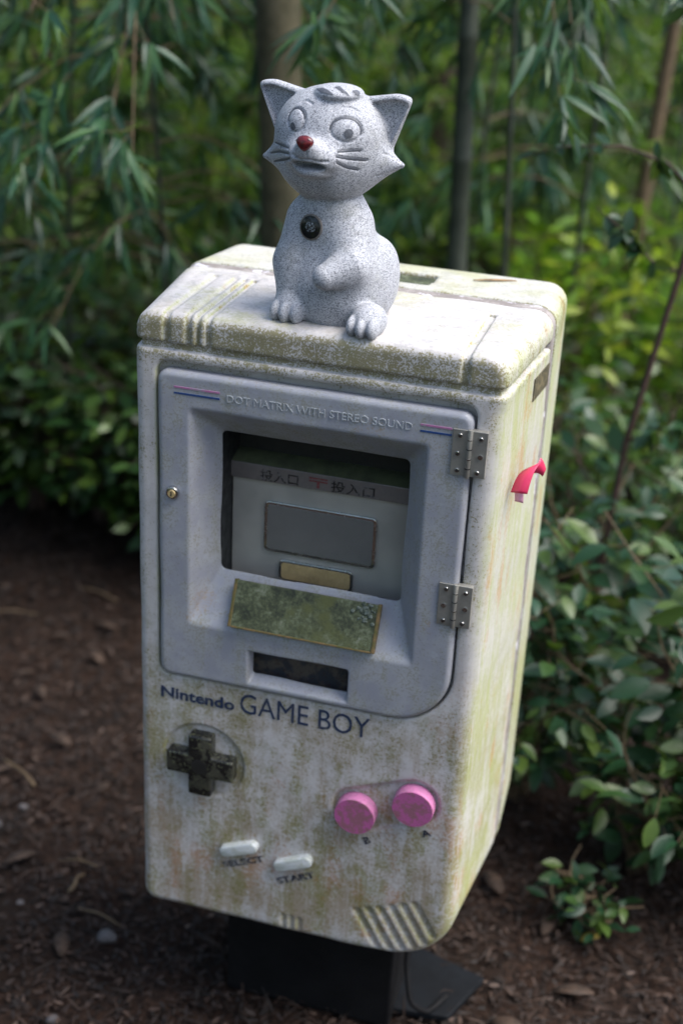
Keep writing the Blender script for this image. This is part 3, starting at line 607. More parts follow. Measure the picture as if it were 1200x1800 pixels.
#<MARKS
MARKS = {
 'eye_ring1': ('groove', 0.0015, [(0.033, -0.0392, 0.224), (0.032, -0.0384, 0.2276), (0.0297, -0.0385, 0.2311), (0.0265, -0.0396, 0.234), (0.0225, -0.0414, 0.2361), (0.0181, -0.0437, 0.2372), (0.0136, -0.0464, 0.2373), (0.0095, -0.0492, 0.2362), (0.0061, -0.0518, 0.2342), (0.0038, -0.0541, 0.2313), (0.0027, -0.0559, 0.2279), (0.003, -0.057, 0.2243), (0.0048, -0.0576, 0.2207), (0.0077, -0.0576, 0.2176), (0.0116, -0.0567, 0.2152), (0.0159, -0.0546, 0.2135), (0.0204, -0.052, 0.2129), (0.0247, -0.0492, 0.2134), (0.0284, -0.0462, 0.2149), (0.0311, -0.0434, 0.2173), (0.0327, -0.041, 0.2204), (0.033, -0.0392, 0.224)]),
 'eye_ring2': ('groove', 0.0015, [(-0.0276, -0.0566, 0.2308), (-0.0286, -0.0546, 0.2346), (-0.0308, -0.0522, 0.2378), (-0.034, -0.0498, 0.2403), (-0.0378, -0.0475, 0.2416), (-0.0419, -0.0458, 0.2416), (-0.0456, -0.045, 0.2405), (-0.0486, -0.0451, 0.2382), (-0.0506, -0.0462, 0.2351), (-0.0513, -0.048, 0.2314), (-0.0509, -0.0502, 0.2275), (-0.0492, -0.0524, 0.2239), (-0.0466, -0.0545, 0.2209), (-0.0433, -0.0564, 0.219), (-0.0395, -0.058, 0.2182), (-0.0356, -0.0591, 0.2188), (-0.0322, -0.0594, 0.2205), (-0.0296, -0.059, 0.2233), (-0.028, -0.0581, 0.2269), (-0.0276, -0.0566, 0.2308)]),
 'eyelid1': ('dark', 0.0016, [(0.0029, -0.0569, 0.225), (0.0029, -0.0554, 0.2289), (0.0044, -0.0533, 0.2325), (0.0073, -0.0507, 0.2353), (0.0112, -0.0478, 0.2371), (0.0158, -0.0448, 0.2377), (0.0206, -0.0422, 0.237), (0.025, -0.04, 0.2351), (0.0288, -0.0387, 0.2322), (0.0315, -0.0383, 0.2286), (0.0329, -0.039, 0.2247), (0.0328, -0.0407, 0.2208)]),
 'eyelid2': ('dark', 0.0016, [(-0.0508, -0.0503, 0.2274), (-0.0513, -0.048, 0.2315), (-0.0505, -0.0461, 0.2354), (-0.0483, -0.0449, 0.2387), (-0.045, -0.0449, 0.2409), (-0.0409, -0.046, 0.2419), (-0.0367, -0.048, 0.2414), (-0.0328, -0.0506, 0.2396), (-0.0297, -0.0532, 0.2366), (-0.028, -0.0556, 0.2328)]),
 'pupil1': ('patch', 0, [(0.0254, -0.0469, 0.2218), (0.0246, -0.0467, 0.224), (0.0228, -0.0473, 0.2256), (0.0207, -0.0485, 0.2262), (0.0188, -0.05, 0.2255), (0.0175, -0.0513, 0.2239), (0.0173, -0.0521, 0.2216), (0.0181, -0.0522, 0.2194), (0.0199, -0.0516, 0.2178), (0.022, -0.0504, 0.2172), (0.0239, -0.049, 0.2179), (0.0252, -0.0477, 0.2195)]),
 'pupil2': ('patch', 0, [(-0.0374, -0.0571, 0.2237), (-0.0382, -0.0563, 0.2255), (-0.0397, -0.0554, 0.2268), (-0.0414, -0.0547, 0.227), (-0.0428, -0.0544, 0.2262), (-0.0437, -0.0547, 0.2246), (-0.0437, -0.0553, 0.2226), (-0.0429, -0.0561, 0.2208), (-0.0415, -0.0569, 0.2195), (-0.0398, -0.0576, 0.2192), (-0.0383, -0.0578, 0.22), (-0.0374, -0.0577, 0.2216)]),
 'whisker1': ('dark', 0.0015, [(0.0149, -0.0615, 0.2034), (0.0187, -0.0562, 0.2033), (0.0227, -0.0517, 0.2035), (0.027, -0.0481, 0.2037), (0.0311, -0.0446, 0.2036), (0.035, -0.0406, 0.2035)]),
 'whisker2': ('dark', 0.0017, [(0.015, -0.0651, 0.1988), (0.019, -0.0586, 0.197), (0.0231, -0.0523, 0.1953), (0.0283, -0.0469, 0.1942), (0.0341, -0.0412, 0.1933), (0.0395, -0.0346, 0.1923)]),
 'whisker3': ('dark', 0.0015, [(0.0157, -0.0652, 0.1922), (0.0181, -0.0596, 0.1894), (0.0206, -0.0543, 0.1867), (0.0241, -0.0498, 0.1847), (0.0284, -0.0457, 0.1833), (0.0325, -0.0411, 0.1819)]),
 'whisker4': ('dark', 0.0014, [(-0.0746, -0.0335, 0.1979), (-0.0648, -0.0449, 0.1995), (-0.0577, -0.0509, 0.1999), (-0.0499, -0.0584, 0.2006), (-0.0407, -0.0691, 0.202)]),
 'whisker5': ('dark', 0.0015, [(-0.0896, -0.0135, 0.1808), (-0.0751, -0.0319, 0.1867), (-0.0623, -0.0469, 0.1917), (-0.0519, -0.0568, 0.1934), (-0.0378, -0.0749, 0.1968)]),
 'whisker6': ('dark', 0.0014, [(-0.082, -0.0195, 0.173), (-0.0676, -0.0392, 0.1792), (-0.0576, -0.0499, 0.1831), (-0.0468, -0.0627, 0.1875), (-0.0353, -0.077, 0.1922)]),
 'brow1': ('groove', 0.0013, [(-0.0402, -0.041, 0.2473), (-0.0379, -0.0405, 0.2487), (-0.0357, -0.0398, 0.25), (-0.0324, -0.0409, 0.2501), (-0.0283, -0.0435, 0.2488), (-0.0244, -0.0456, 0.2474)]),
 'brow2': ('groove', 0.0013, [(0.0005, -0.0469, 0.2437), (0.0041, -0.0441, 0.2453), (0.0076, -0.0408, 0.2468), (0.0115, -0.0383, 0.2472), (0.0154, -0.0358, 0.2469), (0.0192, -0.0336, 0.2462), (0.0228, -0.0322, 0.2445), (0.0263, -0.0305, 0.2428)]),
 'cheek1': ('groove', 0.0011, [(0.0504, -0.0169, 0.1987), (0.0539, -0.0117, 0.1963), (0.0577, -0.0071, 0.1939), (0.0613, -0.0041, 0.1916), (0.0648, -0.0027, 0.1891), (0.0686, -0.0019, 0.1868)]),
 'cheek2': ('groove', 0.0011, [(0.0455, -0.02, 0.1727), (0.0501, -0.014, 0.1732), (0.0547, -0.008, 0.1738), (0.0593, -0.0039, 0.1756), (0.0643, -0.0029, 0.179), (0.0695, -0.0025, 0.1825)]),
 'mouth1': ('groove', 0.0016, [(-0.0316, -0.079, 0.1974), (-0.0265, -0.0819, 0.196), (-0.0222, -0.0833, 0.1942), (-0.017, -0.0846, 0.1947), (-0.0119, -0.085, 0.1956), (-0.0073, -0.0839, 0.1954), (-0.0031, -0.0818, 0.1942), (0.0011, -0.0795, 0.1933), (0.0052, -0.0772, 0.1935), (0.009, -0.0742, 0.1936)]),
 'philtrum1': ('groove', 0.0011, [(-0.0114, -0.0879, 0.2067), (-0.0112, -0.0876, 0.2038), (-0.0112, -0.0869, 0.2008), (-0.0114, -0.0858, 0.1976)]),
 'tuft_notch1': ('patch', 0, [(-0.0282, -0.0285, 0.2608), (-0.0183, -0.0325, 0.2636), (-0.0073, -0.0398, 0.2623), (0.0002, -0.0427, 0.2592), (-0.0087, -0.0431, 0.2597), (-0.0178, -0.0398, 0.26)]),
 'tuft_notch2': ('patch', 0, [(-0.0009, -0.0261, 0.266), (0.0143, -0.0334, 0.2586), (0.0068, -0.0368, 0.2617), (-0.0055, -0.0311, 0.2653)]),
 'tuft_notch3': ('patch', 0, [(0.0137, -0.0261, 0.2627), (0.0155, -0.0189, 0.263), (0.0191, -0.0167, 0.2609), (0.0202, -0.0208, 0.2581), (0.0179, -0.0265, 0.2595)]),
}
#MARKS>
h = .00115; lo = (-.112, -.105, -.004); X, Y, Z = axes(lo, (.094, .075, .274), h); P = (X, Y, Z)
EY_ = []
def carve(pts, r, k=.0008):
    global d
    for a_, b_ in zip(pts[:-1], pts[1:]):
        a_ = np.array(a_); b_ = np.array(b_); mn = np.minimum(a_, b_) - r - .004; mx = np.maximum(a_, b_) + r + .004
        s = tuple(slice(max(int((mn[i] - lo[i]) / h), 0), max(int((mx[i] - lo[i]) / h) + 2, 0)) for i in range(3))
        q = (X[s[0]], Y[:, s[1]], Z[:, :, s[2]]); d[s] = smax(d[s], -rcone(q, a_, b_, r, r), k)
for nm in ('eye_ring1', 'eye_ring2'):
    p_, g_ = snap(np.mean(MARKS[nm][2][:-1], 0)); EY_.append(tuple(p_ - g_ * .0238))
EYES += EY_
d = cat_sdf(P).astype(f32)
for nm, (kind, r, pts) in MARKS.items():
    if kind in ('groove', 'dark'): carve([snap(p)[0] for p in pts], r)
Vv, Ff = nets(d, lo, h); mesh('body', Vv, Ff, M['granite'], cat, local=True)
def ribbon_on(pts, w, mat, name, lift=-.0006, th=.0012):
    V = []; F = []; Q = [snap(p) for p in pts]; n = len(Q)
    ww = [w * (.35 + .65 * math.sin(math.pi * (i + .35) / (n - .3))) for i in range(n)]
    for i, (p, g) in enumerate(Q):
        t = Q[min(i + 1, n - 1)][0] - Q[max(i - 1, 0)][0]; s = np.cross(t, g); s /= np.linalg.norm(s) + 1e-9
        for sg in (-1, 1): V.append(p + s * ww[i] * sg / 2 + g * lift)
        V.append(p + g * (lift + th * .5))
    for i in range(n - 1):
        a_, b_ = 3 * i, 3 * i + 3; F += [[a_, a_ + 2, b_ + 2, b_], [a_ + 2, a_ + 1, b_ + 1, b_ + 2]]
    return mesh(name, V, F, mat, cat, local=True)
def patch_on(pts, mat, name, lift=.0009):
    c = np.mean(pts, 0); V = [snap(c)[0] + snap(c)[1] * lift]; n = len(pts)
    for f_ in (.5, 1.):
        for p in pts:
            q, g = snap(c + (np.array(p) - c) * f_); V.append(q + g * lift)
    F = [[0, 1 + i, 1 + (i + 1) % n] for i in range(n)] + [[1 + i, 1 + n + i, 1 + n + (i + 1) % n, 1 + (i + 1) % n] for i in range(n)]
    return mesh(name, V, F, mat, cat, local=True)
for nm, (kind, r, pts) in MARKS.items():
    if kind == 'dark': ribbon_on(pts, r * 2.1, M['darkstone'], nm.rstrip('0123456789'), lift=-r * .35)
    if kind == 'patch': patch_on(pts, M['darkstone'], nm.rstrip('0123456789'))
# nose, badge
bm = bmesh.new(); bmesh.ops.create_uvsphere(bm, u_segments=20, v_segments=14, radius=1)
for v in bm.verts:
    k = .45 + .55 * min(max((v.co.z + 1) / 1.3, 0), 1); v.co = Vector((v.co.x * .0112 * k, v.co.y * .0065, v.co.z * .0088))
bm_obj('nose', bm, M['redstone'], cat, True, mtx=Matrix.Translation((HX + .003, -.0855, .2125)), local=True)
def disc(name, c, rx, rz, th, mat, par):
    p, g = snap(c); q = Vector((-g[0], -g[1], -g[2])).to_track_quat('Y', 'Z'); bm = cyl_bm(1, 1, th, 32, Matrix.Rotation(R_(90), 4, 'X'))
    for v in bm.verts: v.co.x *= rx; v.co.z *= rz
    return bm_obj(name, bm, mat, par, True, .0008, local=True, mtx=Matrix.Translation(Vector(p)) @ q.to_matrix().to_4x4())
BADGE = (-.023, -.05, .111)
disc('badge_rim', BADGE, .0152, .0152, .0030, M['ring'], cat)
bg_ = disc('badge', BADGE, .0132, .0132, .0046, M['blackglass'], cat)
motif = mottled('worn_white_badge_print', (.014, .015, .018), (.25, .28, .30), (.03, .03, .035), 330, .15)
disc('badge_motif', BADGE, .0072, .0060, .0052, motif, cat)

# ------------------------------------------------------------------ ground
rng = np.random.default_rng(7); rnd_ = random.Random(11)
CX, CY, CZ = .663, -1.492, 1.653
def fp(t, s):                      # t metres ahead of the photographer, s metres to the right, on plan
    return CX - .257 * t + .966 * s, CY + .966 * t + .257 * s
def tdist(x, y): return -.257 * (x - CX) + .966 * (y - CY)
def gz(x, y):
    x = np.asarray(x, float); y = np.asarray(y, float); t = tdist(x, y)
    far = np.clip(t - 5, 0, None); hum = .025 * np.sin(x * 2.1 + 1) * np.sin(y * 1.7) + .012 * np.sin(x * 6.3) * np.sin(y * 5.1 + 2)
    near = np.clip((np.hypot(x - .23, y - .17) - .35) / .6, 0, 1)
    return hum * near + .15 * far * np.clip(far / 1.5, 0, 1) * (far < 40) + (far >= 40) * 6
def ground_sheet():
    u = np.concatenate([-np.geomspace(60, 2.2, 18), np.linspace(-2.0, 3.0, 190), np.geomspace(3.2, 60, 18)]); v = np.concatenate([-np.geomspace(40, 1.9, 14), np.linspace(-1.8, 4.2, 230), np.geomspace(4.3, 60, 40)])
    A, B = np.meshgrid(u, v, indexing='ij'); Zg = gz(A, B)
    near = np.clip(1.5 - np.hypot(A, B - .8) / 4, 0, 1); Zg = Zg + near * (.005 * rng.standard_normal(A.shape) + .006 * np.sin(A * 31 + 2 * np.sin(B * 17)) * np.sin(B * 27))
    V = np.stack([A, B, Zg - .004], -1).reshape(-1, 3); n, k = A.shape; I = np.arange(n * k).reshape(n, k)
    F = np.stack([I[:-1, :-1], I[1:, :-1], I[1:, 1:], I[:-1, 1:]], -1).reshape(-1, 4)
    tag(mesh('ground', V, F, M['soil'], None, True, recentre=False), kind='structure')
ground_sheet()

# ------------------------------------------------------------------ leaves
def nrmz(a): return a / (np.linalg.norm(a, axis=-1, keepdims=True) + 1e-9)
def leaf_cloud(P, D, N, L, W, bend=.25, shape=((0, .06), (.28, 1.), (.62, .72), (1, .0))):
    D = nrmz(D); S = nrmz(np.cross(D, N)); N = np.cross(S, D); n = len(P); L = np.broadcast_to(L, n)[:, None]; W = np.broadcast_to(W, n)[:, None]
    B = np.broadcast_to(bend, n)[:, None]
    rows = []
    for t, w in shape:
        c = P + D * L * t - N * L * B * t * t
        if w == 0: rows.append([c])
        else: rows.append([c - S * W * w / 2, c + S * W * w / 2])
    V = np.stack([q for r in rows for q in r], 1); m_ = V.shape[1]; o = np.arange(n)[:, None] * m_
    quads = np.concatenate([o + np.array([0, 1, 3, 2]), o + np.array([2, 3, 5, 4])], 0); tri = o + np.array([4, 5, 6])
    return V.reshape(-1, 3), quads, tri, m_
def cloud_obj(name, A, mat, parent, bend=.25, shape=None, kind='stuff'):
    P, D, N, L, W = A; k = {} if shape is None else dict(shape=shape)
    V, Q, T, m_ = leaf_cloud(P, D, N, L, W, bend, **k)
    me_F = np.concatenate([Q, np.stack([T[:, 0], T[:, 1], T[:, 2], T[:, 2]], 1)], 0)
    V = np.asarray(V); nq, nt = len(Q), len(T); c = V.mean(0)
    me = bpy.data.meshes.new(name); me.vertices.add(len(V)); me.vertices.foreach_set('co', (V - c).astype(f32).ravel())
    li = np.concatenate([Q.ravel(), T.ravel()]).astype(np.int32); me.loops.add(len(li)); me.loops.foreach_set('vertex_index', li); me.polygons.add(nq + nt)
    me.polygons.foreach_set('loop_start', np.concatenate([np.arange(nq) * 4, nq * 4 + np.arange(nt) * 3]).astype(np.int32)); me.update(calc_edges=True)
    me.polygons.foreach_set('use_smooth', [True] * (nq + nt))
    a = me.attributes.new('rnd', 'FLOAT', 'POINT'); a.data.foreach_set('value', np.repeat(rng.random(len(P)), m_).astype(f32))
    o = link(name, me, mat, parent); off = parent.location if parent is not None else Vector((0, 0, 0)); o.location = Vector(c) - off
    if kind: o['kind'] = kind
    return o
def leaf_template(name, wl, prof, mat, bend, fold):
    """one leaf along +X, unit length, folded along its midrib"""
    V = []; F = []; n = len(prof)
    for t, w in prof:
        zc = -bend * t * t; hw = wl * w / 2
        V += [(t, -hw, zc + fold * hw), (t, 0, zc), (t, hw, zc + fold * hw)]
    for i in range(n - 1):
        a = 3 * i; F += [[a, a + 3, a + 4, a + 1], [a + 1, a + 4, a + 5, a + 2]]
    me = bpy.data.meshes.new(name); me.from_pydata(V, [], F); me.polygons.foreach_set('use_smooth', [True] * len(F)); me.materials.append(mat); return me
LANCE = ((0, .05), (.10, .55), (.28, 1.), (.55, .85), (.80, .42), (1, .02)); OVAL = ((0, .05), (.12, .55), (.35, .98), (.6, .95), (.84, .52), (1, .03))
OVS = ((0, .08), (.38, 1.), (.70, .78), (1, .0))
LT = {'lance': [leaf_template('bamboo_leaf', .14, LANCE, M['bleaf'], b, .25) for b in (.12, .25, .40)], 'oval': [leaf_template('shrub_leaf', .50, OVAL, M['sleaf'], b, .30) for b in (.08, .18, .30)]}
def leaf_objs(A, kind, parent):
    P, D, N, L, W = A; D = nrmz(D); S = nrmz(np.cross(N, D)); N = np.cross(D, S)
    for i in range(len(P)):
        o = bpy.data.objects.new('leaf', LT[kind][i % 3]); COL.objects.link(o); o.parent = parent
        m_ = Matrix((Vector(D[i]), Vector(S[i]), Vector(N[i]))).transposed().to_4x4() @ Matrix.Scale(float(L[i]), 4); m_.translation = Vector(P[i]) - parent.location; o.matrix_local = m_
def dress(A, parent, kind, mat, nparts, bend, shape=None, name='foliage'):
    if nparts:
        dd = np.linalg.norm(A[0] - np.array([CX, CY, CZ]), axis=1); o = np.argsort(dd); near, far = o[:nparts], o[nparts:]
        leaf_objs([q[near] for q in A], kind, parent); A = [q[far] for q in A]
    if len(A[0]): cloud_obj(name, A, mat, parent, bend, shape)
def culm_tube(acc, pts, r, n=8, nodes=.22, ring=1.18):
    pts = np.array(pts); seg = np.r_[0, np.cumsum(np.linalg.norm(np.diff(pts, axis=0), axis=1))]; L = seg[-1]; T = []; Rr = []
    k = 0; t = 0.
    while t < L:
        for dt, m_ in ((0, 1.), (.006, ring), (.012, 1.)):
            T.append(t + dt); Rr.append(m_)
        T.append(t + nodes * .5); Rr.append(.96); t += nodes
    T = np.clip(np.array(T), 0, L); Pp = np.stack([np.interp(T, seg, pts[:, i]) for i in range(3)], 1); rr = np.interp(T, seg, np.linspace(1, .45, len(seg))) * r * np.array(Rr)
    acc.add(tube(Pp, rr, n))
def bamboo(name, label, group, t, s, h, nbr, zlo, zhi, leafL, mat, nparts, seed, arch=(0, 0), r=.008, reach=.55, ntw=10, culm='culm', droop=.9, cat='bamboo'):
    rg = np.random.default_rng(seed); bx, by = fp(t, s); z0 = float(gz(bx, by)); root = empty(name, (bx, by, z0), label, cat, group)
    u = np.linspace(0, 1, 14); ac = Acc(); P0 = np.array([bx, by, z0])
    path = np.stack([bx + arch[0] * u ** 2, by + arch[1] * u ** 2, z0 - .02 + h * u - .25 * h * np.hypot(*arch) * u ** 3], 1); culm_tube(ac, path, r, 8)
    ac.obj('culm', M[culm], root); tw = Acc(); LP, LD, LN, LL = [], [], [], []
    for b in range(nbr):
        zz = rg.uniform(zlo, zhi); k = min(max((zz) / h, .05), .98); p0 = np.array([np.interp(k, u, path[:, i]) for i in range(3)])
        a = rg.uniform(0, 2 * math.pi); dr = np.array([math.cos(a), math.sin(a), 0]); ln = reach * rg.uniform(.5, 1.1); q = np.linspace(0, 1, 6)
        bp_ = p0 + dr * ln * q[:, None] + np.array([0, 0, 1]) * (ln * (.45 * q - droop * q * q))[:, None]; tw.add(tube(bp_, np.linspace(.0028, .001, 6), 4, False))
        for c in range(ntw):
            f_ = rg.uniform(.25, 1.); o = np.array([np.interp(f_, q, bp_[:, i]) for i in range(3)]); a2 = a + rg.normal(0, .9); td = np.array([math.cos(a2), math.sin(a2), rg.uniform(-.7, .15)]); nl = rg.integers(5, 9)
            tip = o + td * rg.uniform(.02, .07); tw.add(tube([o, tip], .0008, 3, False))
            for l in range(nl):
                d_ = td + rg.normal(0, .45, 3) + np.array([0, 0, -.55]); LP.append(tip + rg.normal(0, .006, 3)); LD.append(d_); LN.append(np.array([0, 0, 1.]) + rg.normal(0, .45, 3)); LL.append(leafL * rg.uniform(.6, 1.2))
    tw.obj('twigs', M['paletwig'], root)['kind'] = 'stuff'
    LL = np.array(LL); A = [np.array(LP), np.array(LD), np.array(LN), LL, LL * .14]
    dress(A, root, 'lance', mat, nparts, .25); return root
def shrub(name, label, group, x, y, h, w, nst, lps, leafL, mat, nparts, seed, aspect=.5, twig='twig', lean=(0, 0), cat='shrub', z0=None, start=.2, mass=None):
    rg = np.random.default_rng(seed); z0 = float(gz(x, y)) if z0 is None else z0; root = empty(name, (x, y, z0), label, cat, group); ac = Acc(); LP, LD, LN, LL = [], [], [], []
    for k in range(nst):
        a = rg.uniform(0, 2 * math.pi); q = np.linspace(0, 1, 8); rr = w * math.sqrt(rg.random()); hh = h * rg.uniform(.55, 1.05)
        st = np.array([x, y, z0 - .01]) + np.stack([math.cos(a) * rr * q ** 1.4 + lean[0] * q ** 1.5 + .02 * np.sin(q * 7 + k), math.sin(a) * rr * q ** 1.4 + lean[1] * q ** 1.5 + .02 * np.cos(q * 6 + k), hh * (1.25 * q - .3 * q * q)], 1)
        ac.add(tube(st, np.linspace(.0045, .0012, 8), 5, False))
        for l in range(lps):
            f_ = rg.uniform(start, 1.); o = np.array([np.interp(f_, q, st[:, i]) for i in range(3)]); a2 = rg.uniform(0, 2 * math.pi)
            sub = np.array([math.cos(a2), math.sin(a2), rg.uniform(-.1, .5)]) * rg.uniform(.01, .11) * (w / .25); e_ = o + sub
            if rg.random() < .35: ac.add(tube([o, e_], .0009, 3, False))
            LP.append(e_); LD.append(nrmz(sub) + np.array([0, 0, -.15]) + rg.normal(0, .45, 3)); LN.append(np.array([0, 0, 1.]) + rg.normal(0, .45, 3)); LL.append(leafL * rg.uniform(.55, 1.25))
    so = ac.obj('stems', M[twig], root)
    LL = np.array(LL); A = [np.array(LP), np.array(LD), np.array(LN), LL, LL * aspect]
    dress(A, root, 'oval', mat, nparts, .2, OVS); return root
def copy_plant(src, x, y, rz, sc_):
    r = src.copy(); COL.objects.link(r); r.location = (x, y, float(gz(x, y))); r.rotation_euler = (0, 0, rz); r.scale = (sc_,) * 3
    for ch in src.children:
        c = ch.copy(); COL.objects.link(c); c.parent = r
    return r
def tree(name, label, x, y, h, r, mat, lean=(0, 0), nodes=None, seed=0, leaves=0, lmat='litbleaf', cat='tree'):
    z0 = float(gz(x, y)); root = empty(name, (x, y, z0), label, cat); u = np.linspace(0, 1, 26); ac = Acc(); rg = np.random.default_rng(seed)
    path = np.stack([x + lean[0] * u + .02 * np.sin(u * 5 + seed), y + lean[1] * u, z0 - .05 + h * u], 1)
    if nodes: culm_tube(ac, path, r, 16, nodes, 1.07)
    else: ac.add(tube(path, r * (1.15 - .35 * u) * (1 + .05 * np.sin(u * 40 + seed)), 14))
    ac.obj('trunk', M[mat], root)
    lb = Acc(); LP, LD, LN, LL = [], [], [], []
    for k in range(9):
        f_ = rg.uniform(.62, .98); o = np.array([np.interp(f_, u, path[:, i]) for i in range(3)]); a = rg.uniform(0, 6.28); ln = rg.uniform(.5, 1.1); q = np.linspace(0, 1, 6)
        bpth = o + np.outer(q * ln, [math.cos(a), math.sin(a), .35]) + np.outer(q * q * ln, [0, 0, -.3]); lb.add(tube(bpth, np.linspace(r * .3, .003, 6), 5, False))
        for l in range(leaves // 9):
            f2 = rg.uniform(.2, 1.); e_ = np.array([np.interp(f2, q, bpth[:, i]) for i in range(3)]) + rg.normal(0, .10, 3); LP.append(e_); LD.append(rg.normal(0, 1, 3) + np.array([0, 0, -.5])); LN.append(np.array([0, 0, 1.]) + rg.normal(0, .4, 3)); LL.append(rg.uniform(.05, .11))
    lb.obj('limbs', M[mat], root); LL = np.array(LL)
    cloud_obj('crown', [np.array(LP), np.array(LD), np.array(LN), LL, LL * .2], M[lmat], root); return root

# trunks
def px2s(px, t, z): return (px - 600) / 2500 * (t * .90 + .435 * (1.653 - z))
def tr(px, t, z): return fp(t, px2s(px, t, z))
x, y = tr(484, 3.0, 1.2); tree('tree', 'tree with a thick smooth olive-brown trunk rising behind the cat statue', x - .015, y, 4.2, .043, 'olive', (-.14, .05), seed=1, leaves=360)
x, y = tr(783, 3.15, .8); tree('giant_bamboo', 'grey-green jointed bamboo culm standing behind the mailbox', x, y, 4.4, .026, 'culm', (-.06, .1), .26, seed=2, leaves=360, cat='bamboo')
x, y = tr(62, 4.3, 1.0); tree('tree', 'slim dark brown trunk among the drooping bamboo sprays', x, y, 4.5, .028, 'bark', (-.15, 0), seed=3, leaves=360)
x, y = tr(452, 4.3, .7); tree('tree', 'thin reddish dark trunk right behind the mailbox corner', x, y, 4.2, .026, 'bark', (-.05, .1), seed=4, leaves=360)
x, y = tr(735, 4.8, 1.0); tree('tree', 'dark upright trunk half hidden by bamboo leaves', x, y, 4.6, .045, 'bark', (.02, 0), seed=5, leaves=360)
x, y = tr(1085, 4.0, .9); tree('tree', 'tan slender trunk beyond the leafy branches', x, y, 4.2, .02, 'paletwig', (.12, 0), seed=6, leaves=360)
x, y = tr(560, 5.6, .9); tree('tree', 'very dark thin trunk in the shade of the grove', x, y, 4.6, .03, 'bark', (.1, 0), seed=7, leaves=360)

# near bamboo with every leaf in view
BG = 'bamboo sprays behind the mailbox'
bamboo('bamboo', 'dark bamboo with dense drooping sprays hanging beside the olive trunk', BG, 3.20, -.42, 2.1, 34, .75, 1.75, .100, M['bleaf'], 290, 21, (-.10, -.10))
bamboo('bamboo', 'dark bamboo arching over the undergrowth with long hanging leaf fans', BG, 3.35, -.70, 2.2, 19, .70, 1.8, .105, M['bleaf'], 290, 22, (.15, -.05))
bamboo('bamboo', 'bamboo with thin culm and loose sprays behind the mailbox corner', BG, 3.7, -.22, 2.1, 20, .8, 1.8, .095, M['bleaf'], 260, 23, (.05, .05))
bamboo('bamboo', 'bamboo drooping dark leaf fans next to the grey-green culm', BG, 3.75, .30, 2.1, 13, .75, 1.8, .110, M['bleaf'], 260, 24, (.1, 0))
bamboo('bamboo', 'bamboo hanging from above over the yellow-green foliage', BG, 3.5, .55, 2.2, 10, .85, 1.8, .110, M['bleaf'], 240, 25, (.05, -.1))
bamboo('bamboo', 'bamboo with sparse sprays behind the brown sapling', BG, 4.2, .95, 2.1, 9, .6, 1.7, .100, M['bleaf'], 160, 26, (-.1, 0))
bamboo('bamboo', 'bamboo spray hanging in front of the grey-green culm', BG, 3.0, .34, 2.2, 9, 1.05, 1.8, .100, M['bleaf'], 290, 27, (-.12, 0))
# far bamboo; dark, half-lit and bright leaf colours imitate shade and light
protos = [bamboo('bamboo', ('dark bamboo deep in the grove, its leaf colour set for shade', 'bamboo deep in the grove with bright light painted into its leaves', 'bamboo deep in the grove with half light painted into its leaves')[k], ('dark bamboo in the grove', 'bright bamboo in the grove', 'mid-green bamboo in the grove')[k], 6.0, 0, 2.4, 46, .2, 2.1, .10, M[('bleaf', 'litbleaf', 'halflit_bleaf')[k]], 0, 40 + k, (.15 * (k - 1), 0), reach=.6, ntw=9) for k in range(3)]
spots = [(4.6, -1.05), (4.9, -.55), (4.7, -.05), (4.8, .45), (5.0, 1.15), (5.6, -1.5), (5.7, -.85), (5.6, -.3), (5.8, .25), (5.7, .8), (5.9, 1.55), (6.7, -1.7), (6.8, -1.0), (6.6, -.4), (6.9, .15), (6.7, .7), (6.9, 1.3), (7.9, -1.9), (8.0, -1.1), (7.9, -.3), (8.1, .4), (8.0, 1.1), (8.2, 1.8), (5.2, -2.0), (9.3, -1.8), (9.4, -.6), (9.3, .5), (9.5, 1.7), (6.2, -1.3), (6.3, -.65), (6.1, 0.), (6.3, .5), (6.2, 1.05), (7.3, -1.4), (7.4, -.7), (7.3, .0), (7.4, .6), (7.3, 1.6), (5.3, -.2), (5.4, .6), (4.3, -.90), (4.35, -.35), (4.4, .10), (4.3, .55), (4.2, -.62), (4.5, .85)]
for i, (t, s_) in enumerate(spots):
    x, y = fp(t, s_)
    k_ = (.62 if t < 4.55 else .85 if t < 5.1 else .62 if t < 6.2 else .50) * rnd_.uniform(.85, 1.15)
    if i < 3: protos[i].location = (x, y, float(gz(x, y))); protos[i].rotation_euler.z = rnd_.uniform(0, 6); protos[i].scale = (k_,) * 3
    else: copy_plant(protos[i % 3 if i < 40 else 1 + i % 2], x, y, rnd_.uniform(0, 6.28), k_)
# unseen bamboo added behind and beside the camera to block low light
for k, (x, y) in enumerate(((-2.2, -1.6), (-1.6, -3.0), (-.4, -3.9), (.9, -4.2), (2.2, -3.7), (3.1, -2.6), (-2.6, -.2), (-2.3, 1.0), (-3.4, -2.4), (1.6, -5.2), (-.9, -5.0))):
    c_ = copy_plant(protos[k % 3], x, y, rnd_.uniform(0, 6.28), 1.75); c_['label'] = 'unseen tall bamboo added to hold back low light'; c_['group'] = 'added light-blocking bamboo'
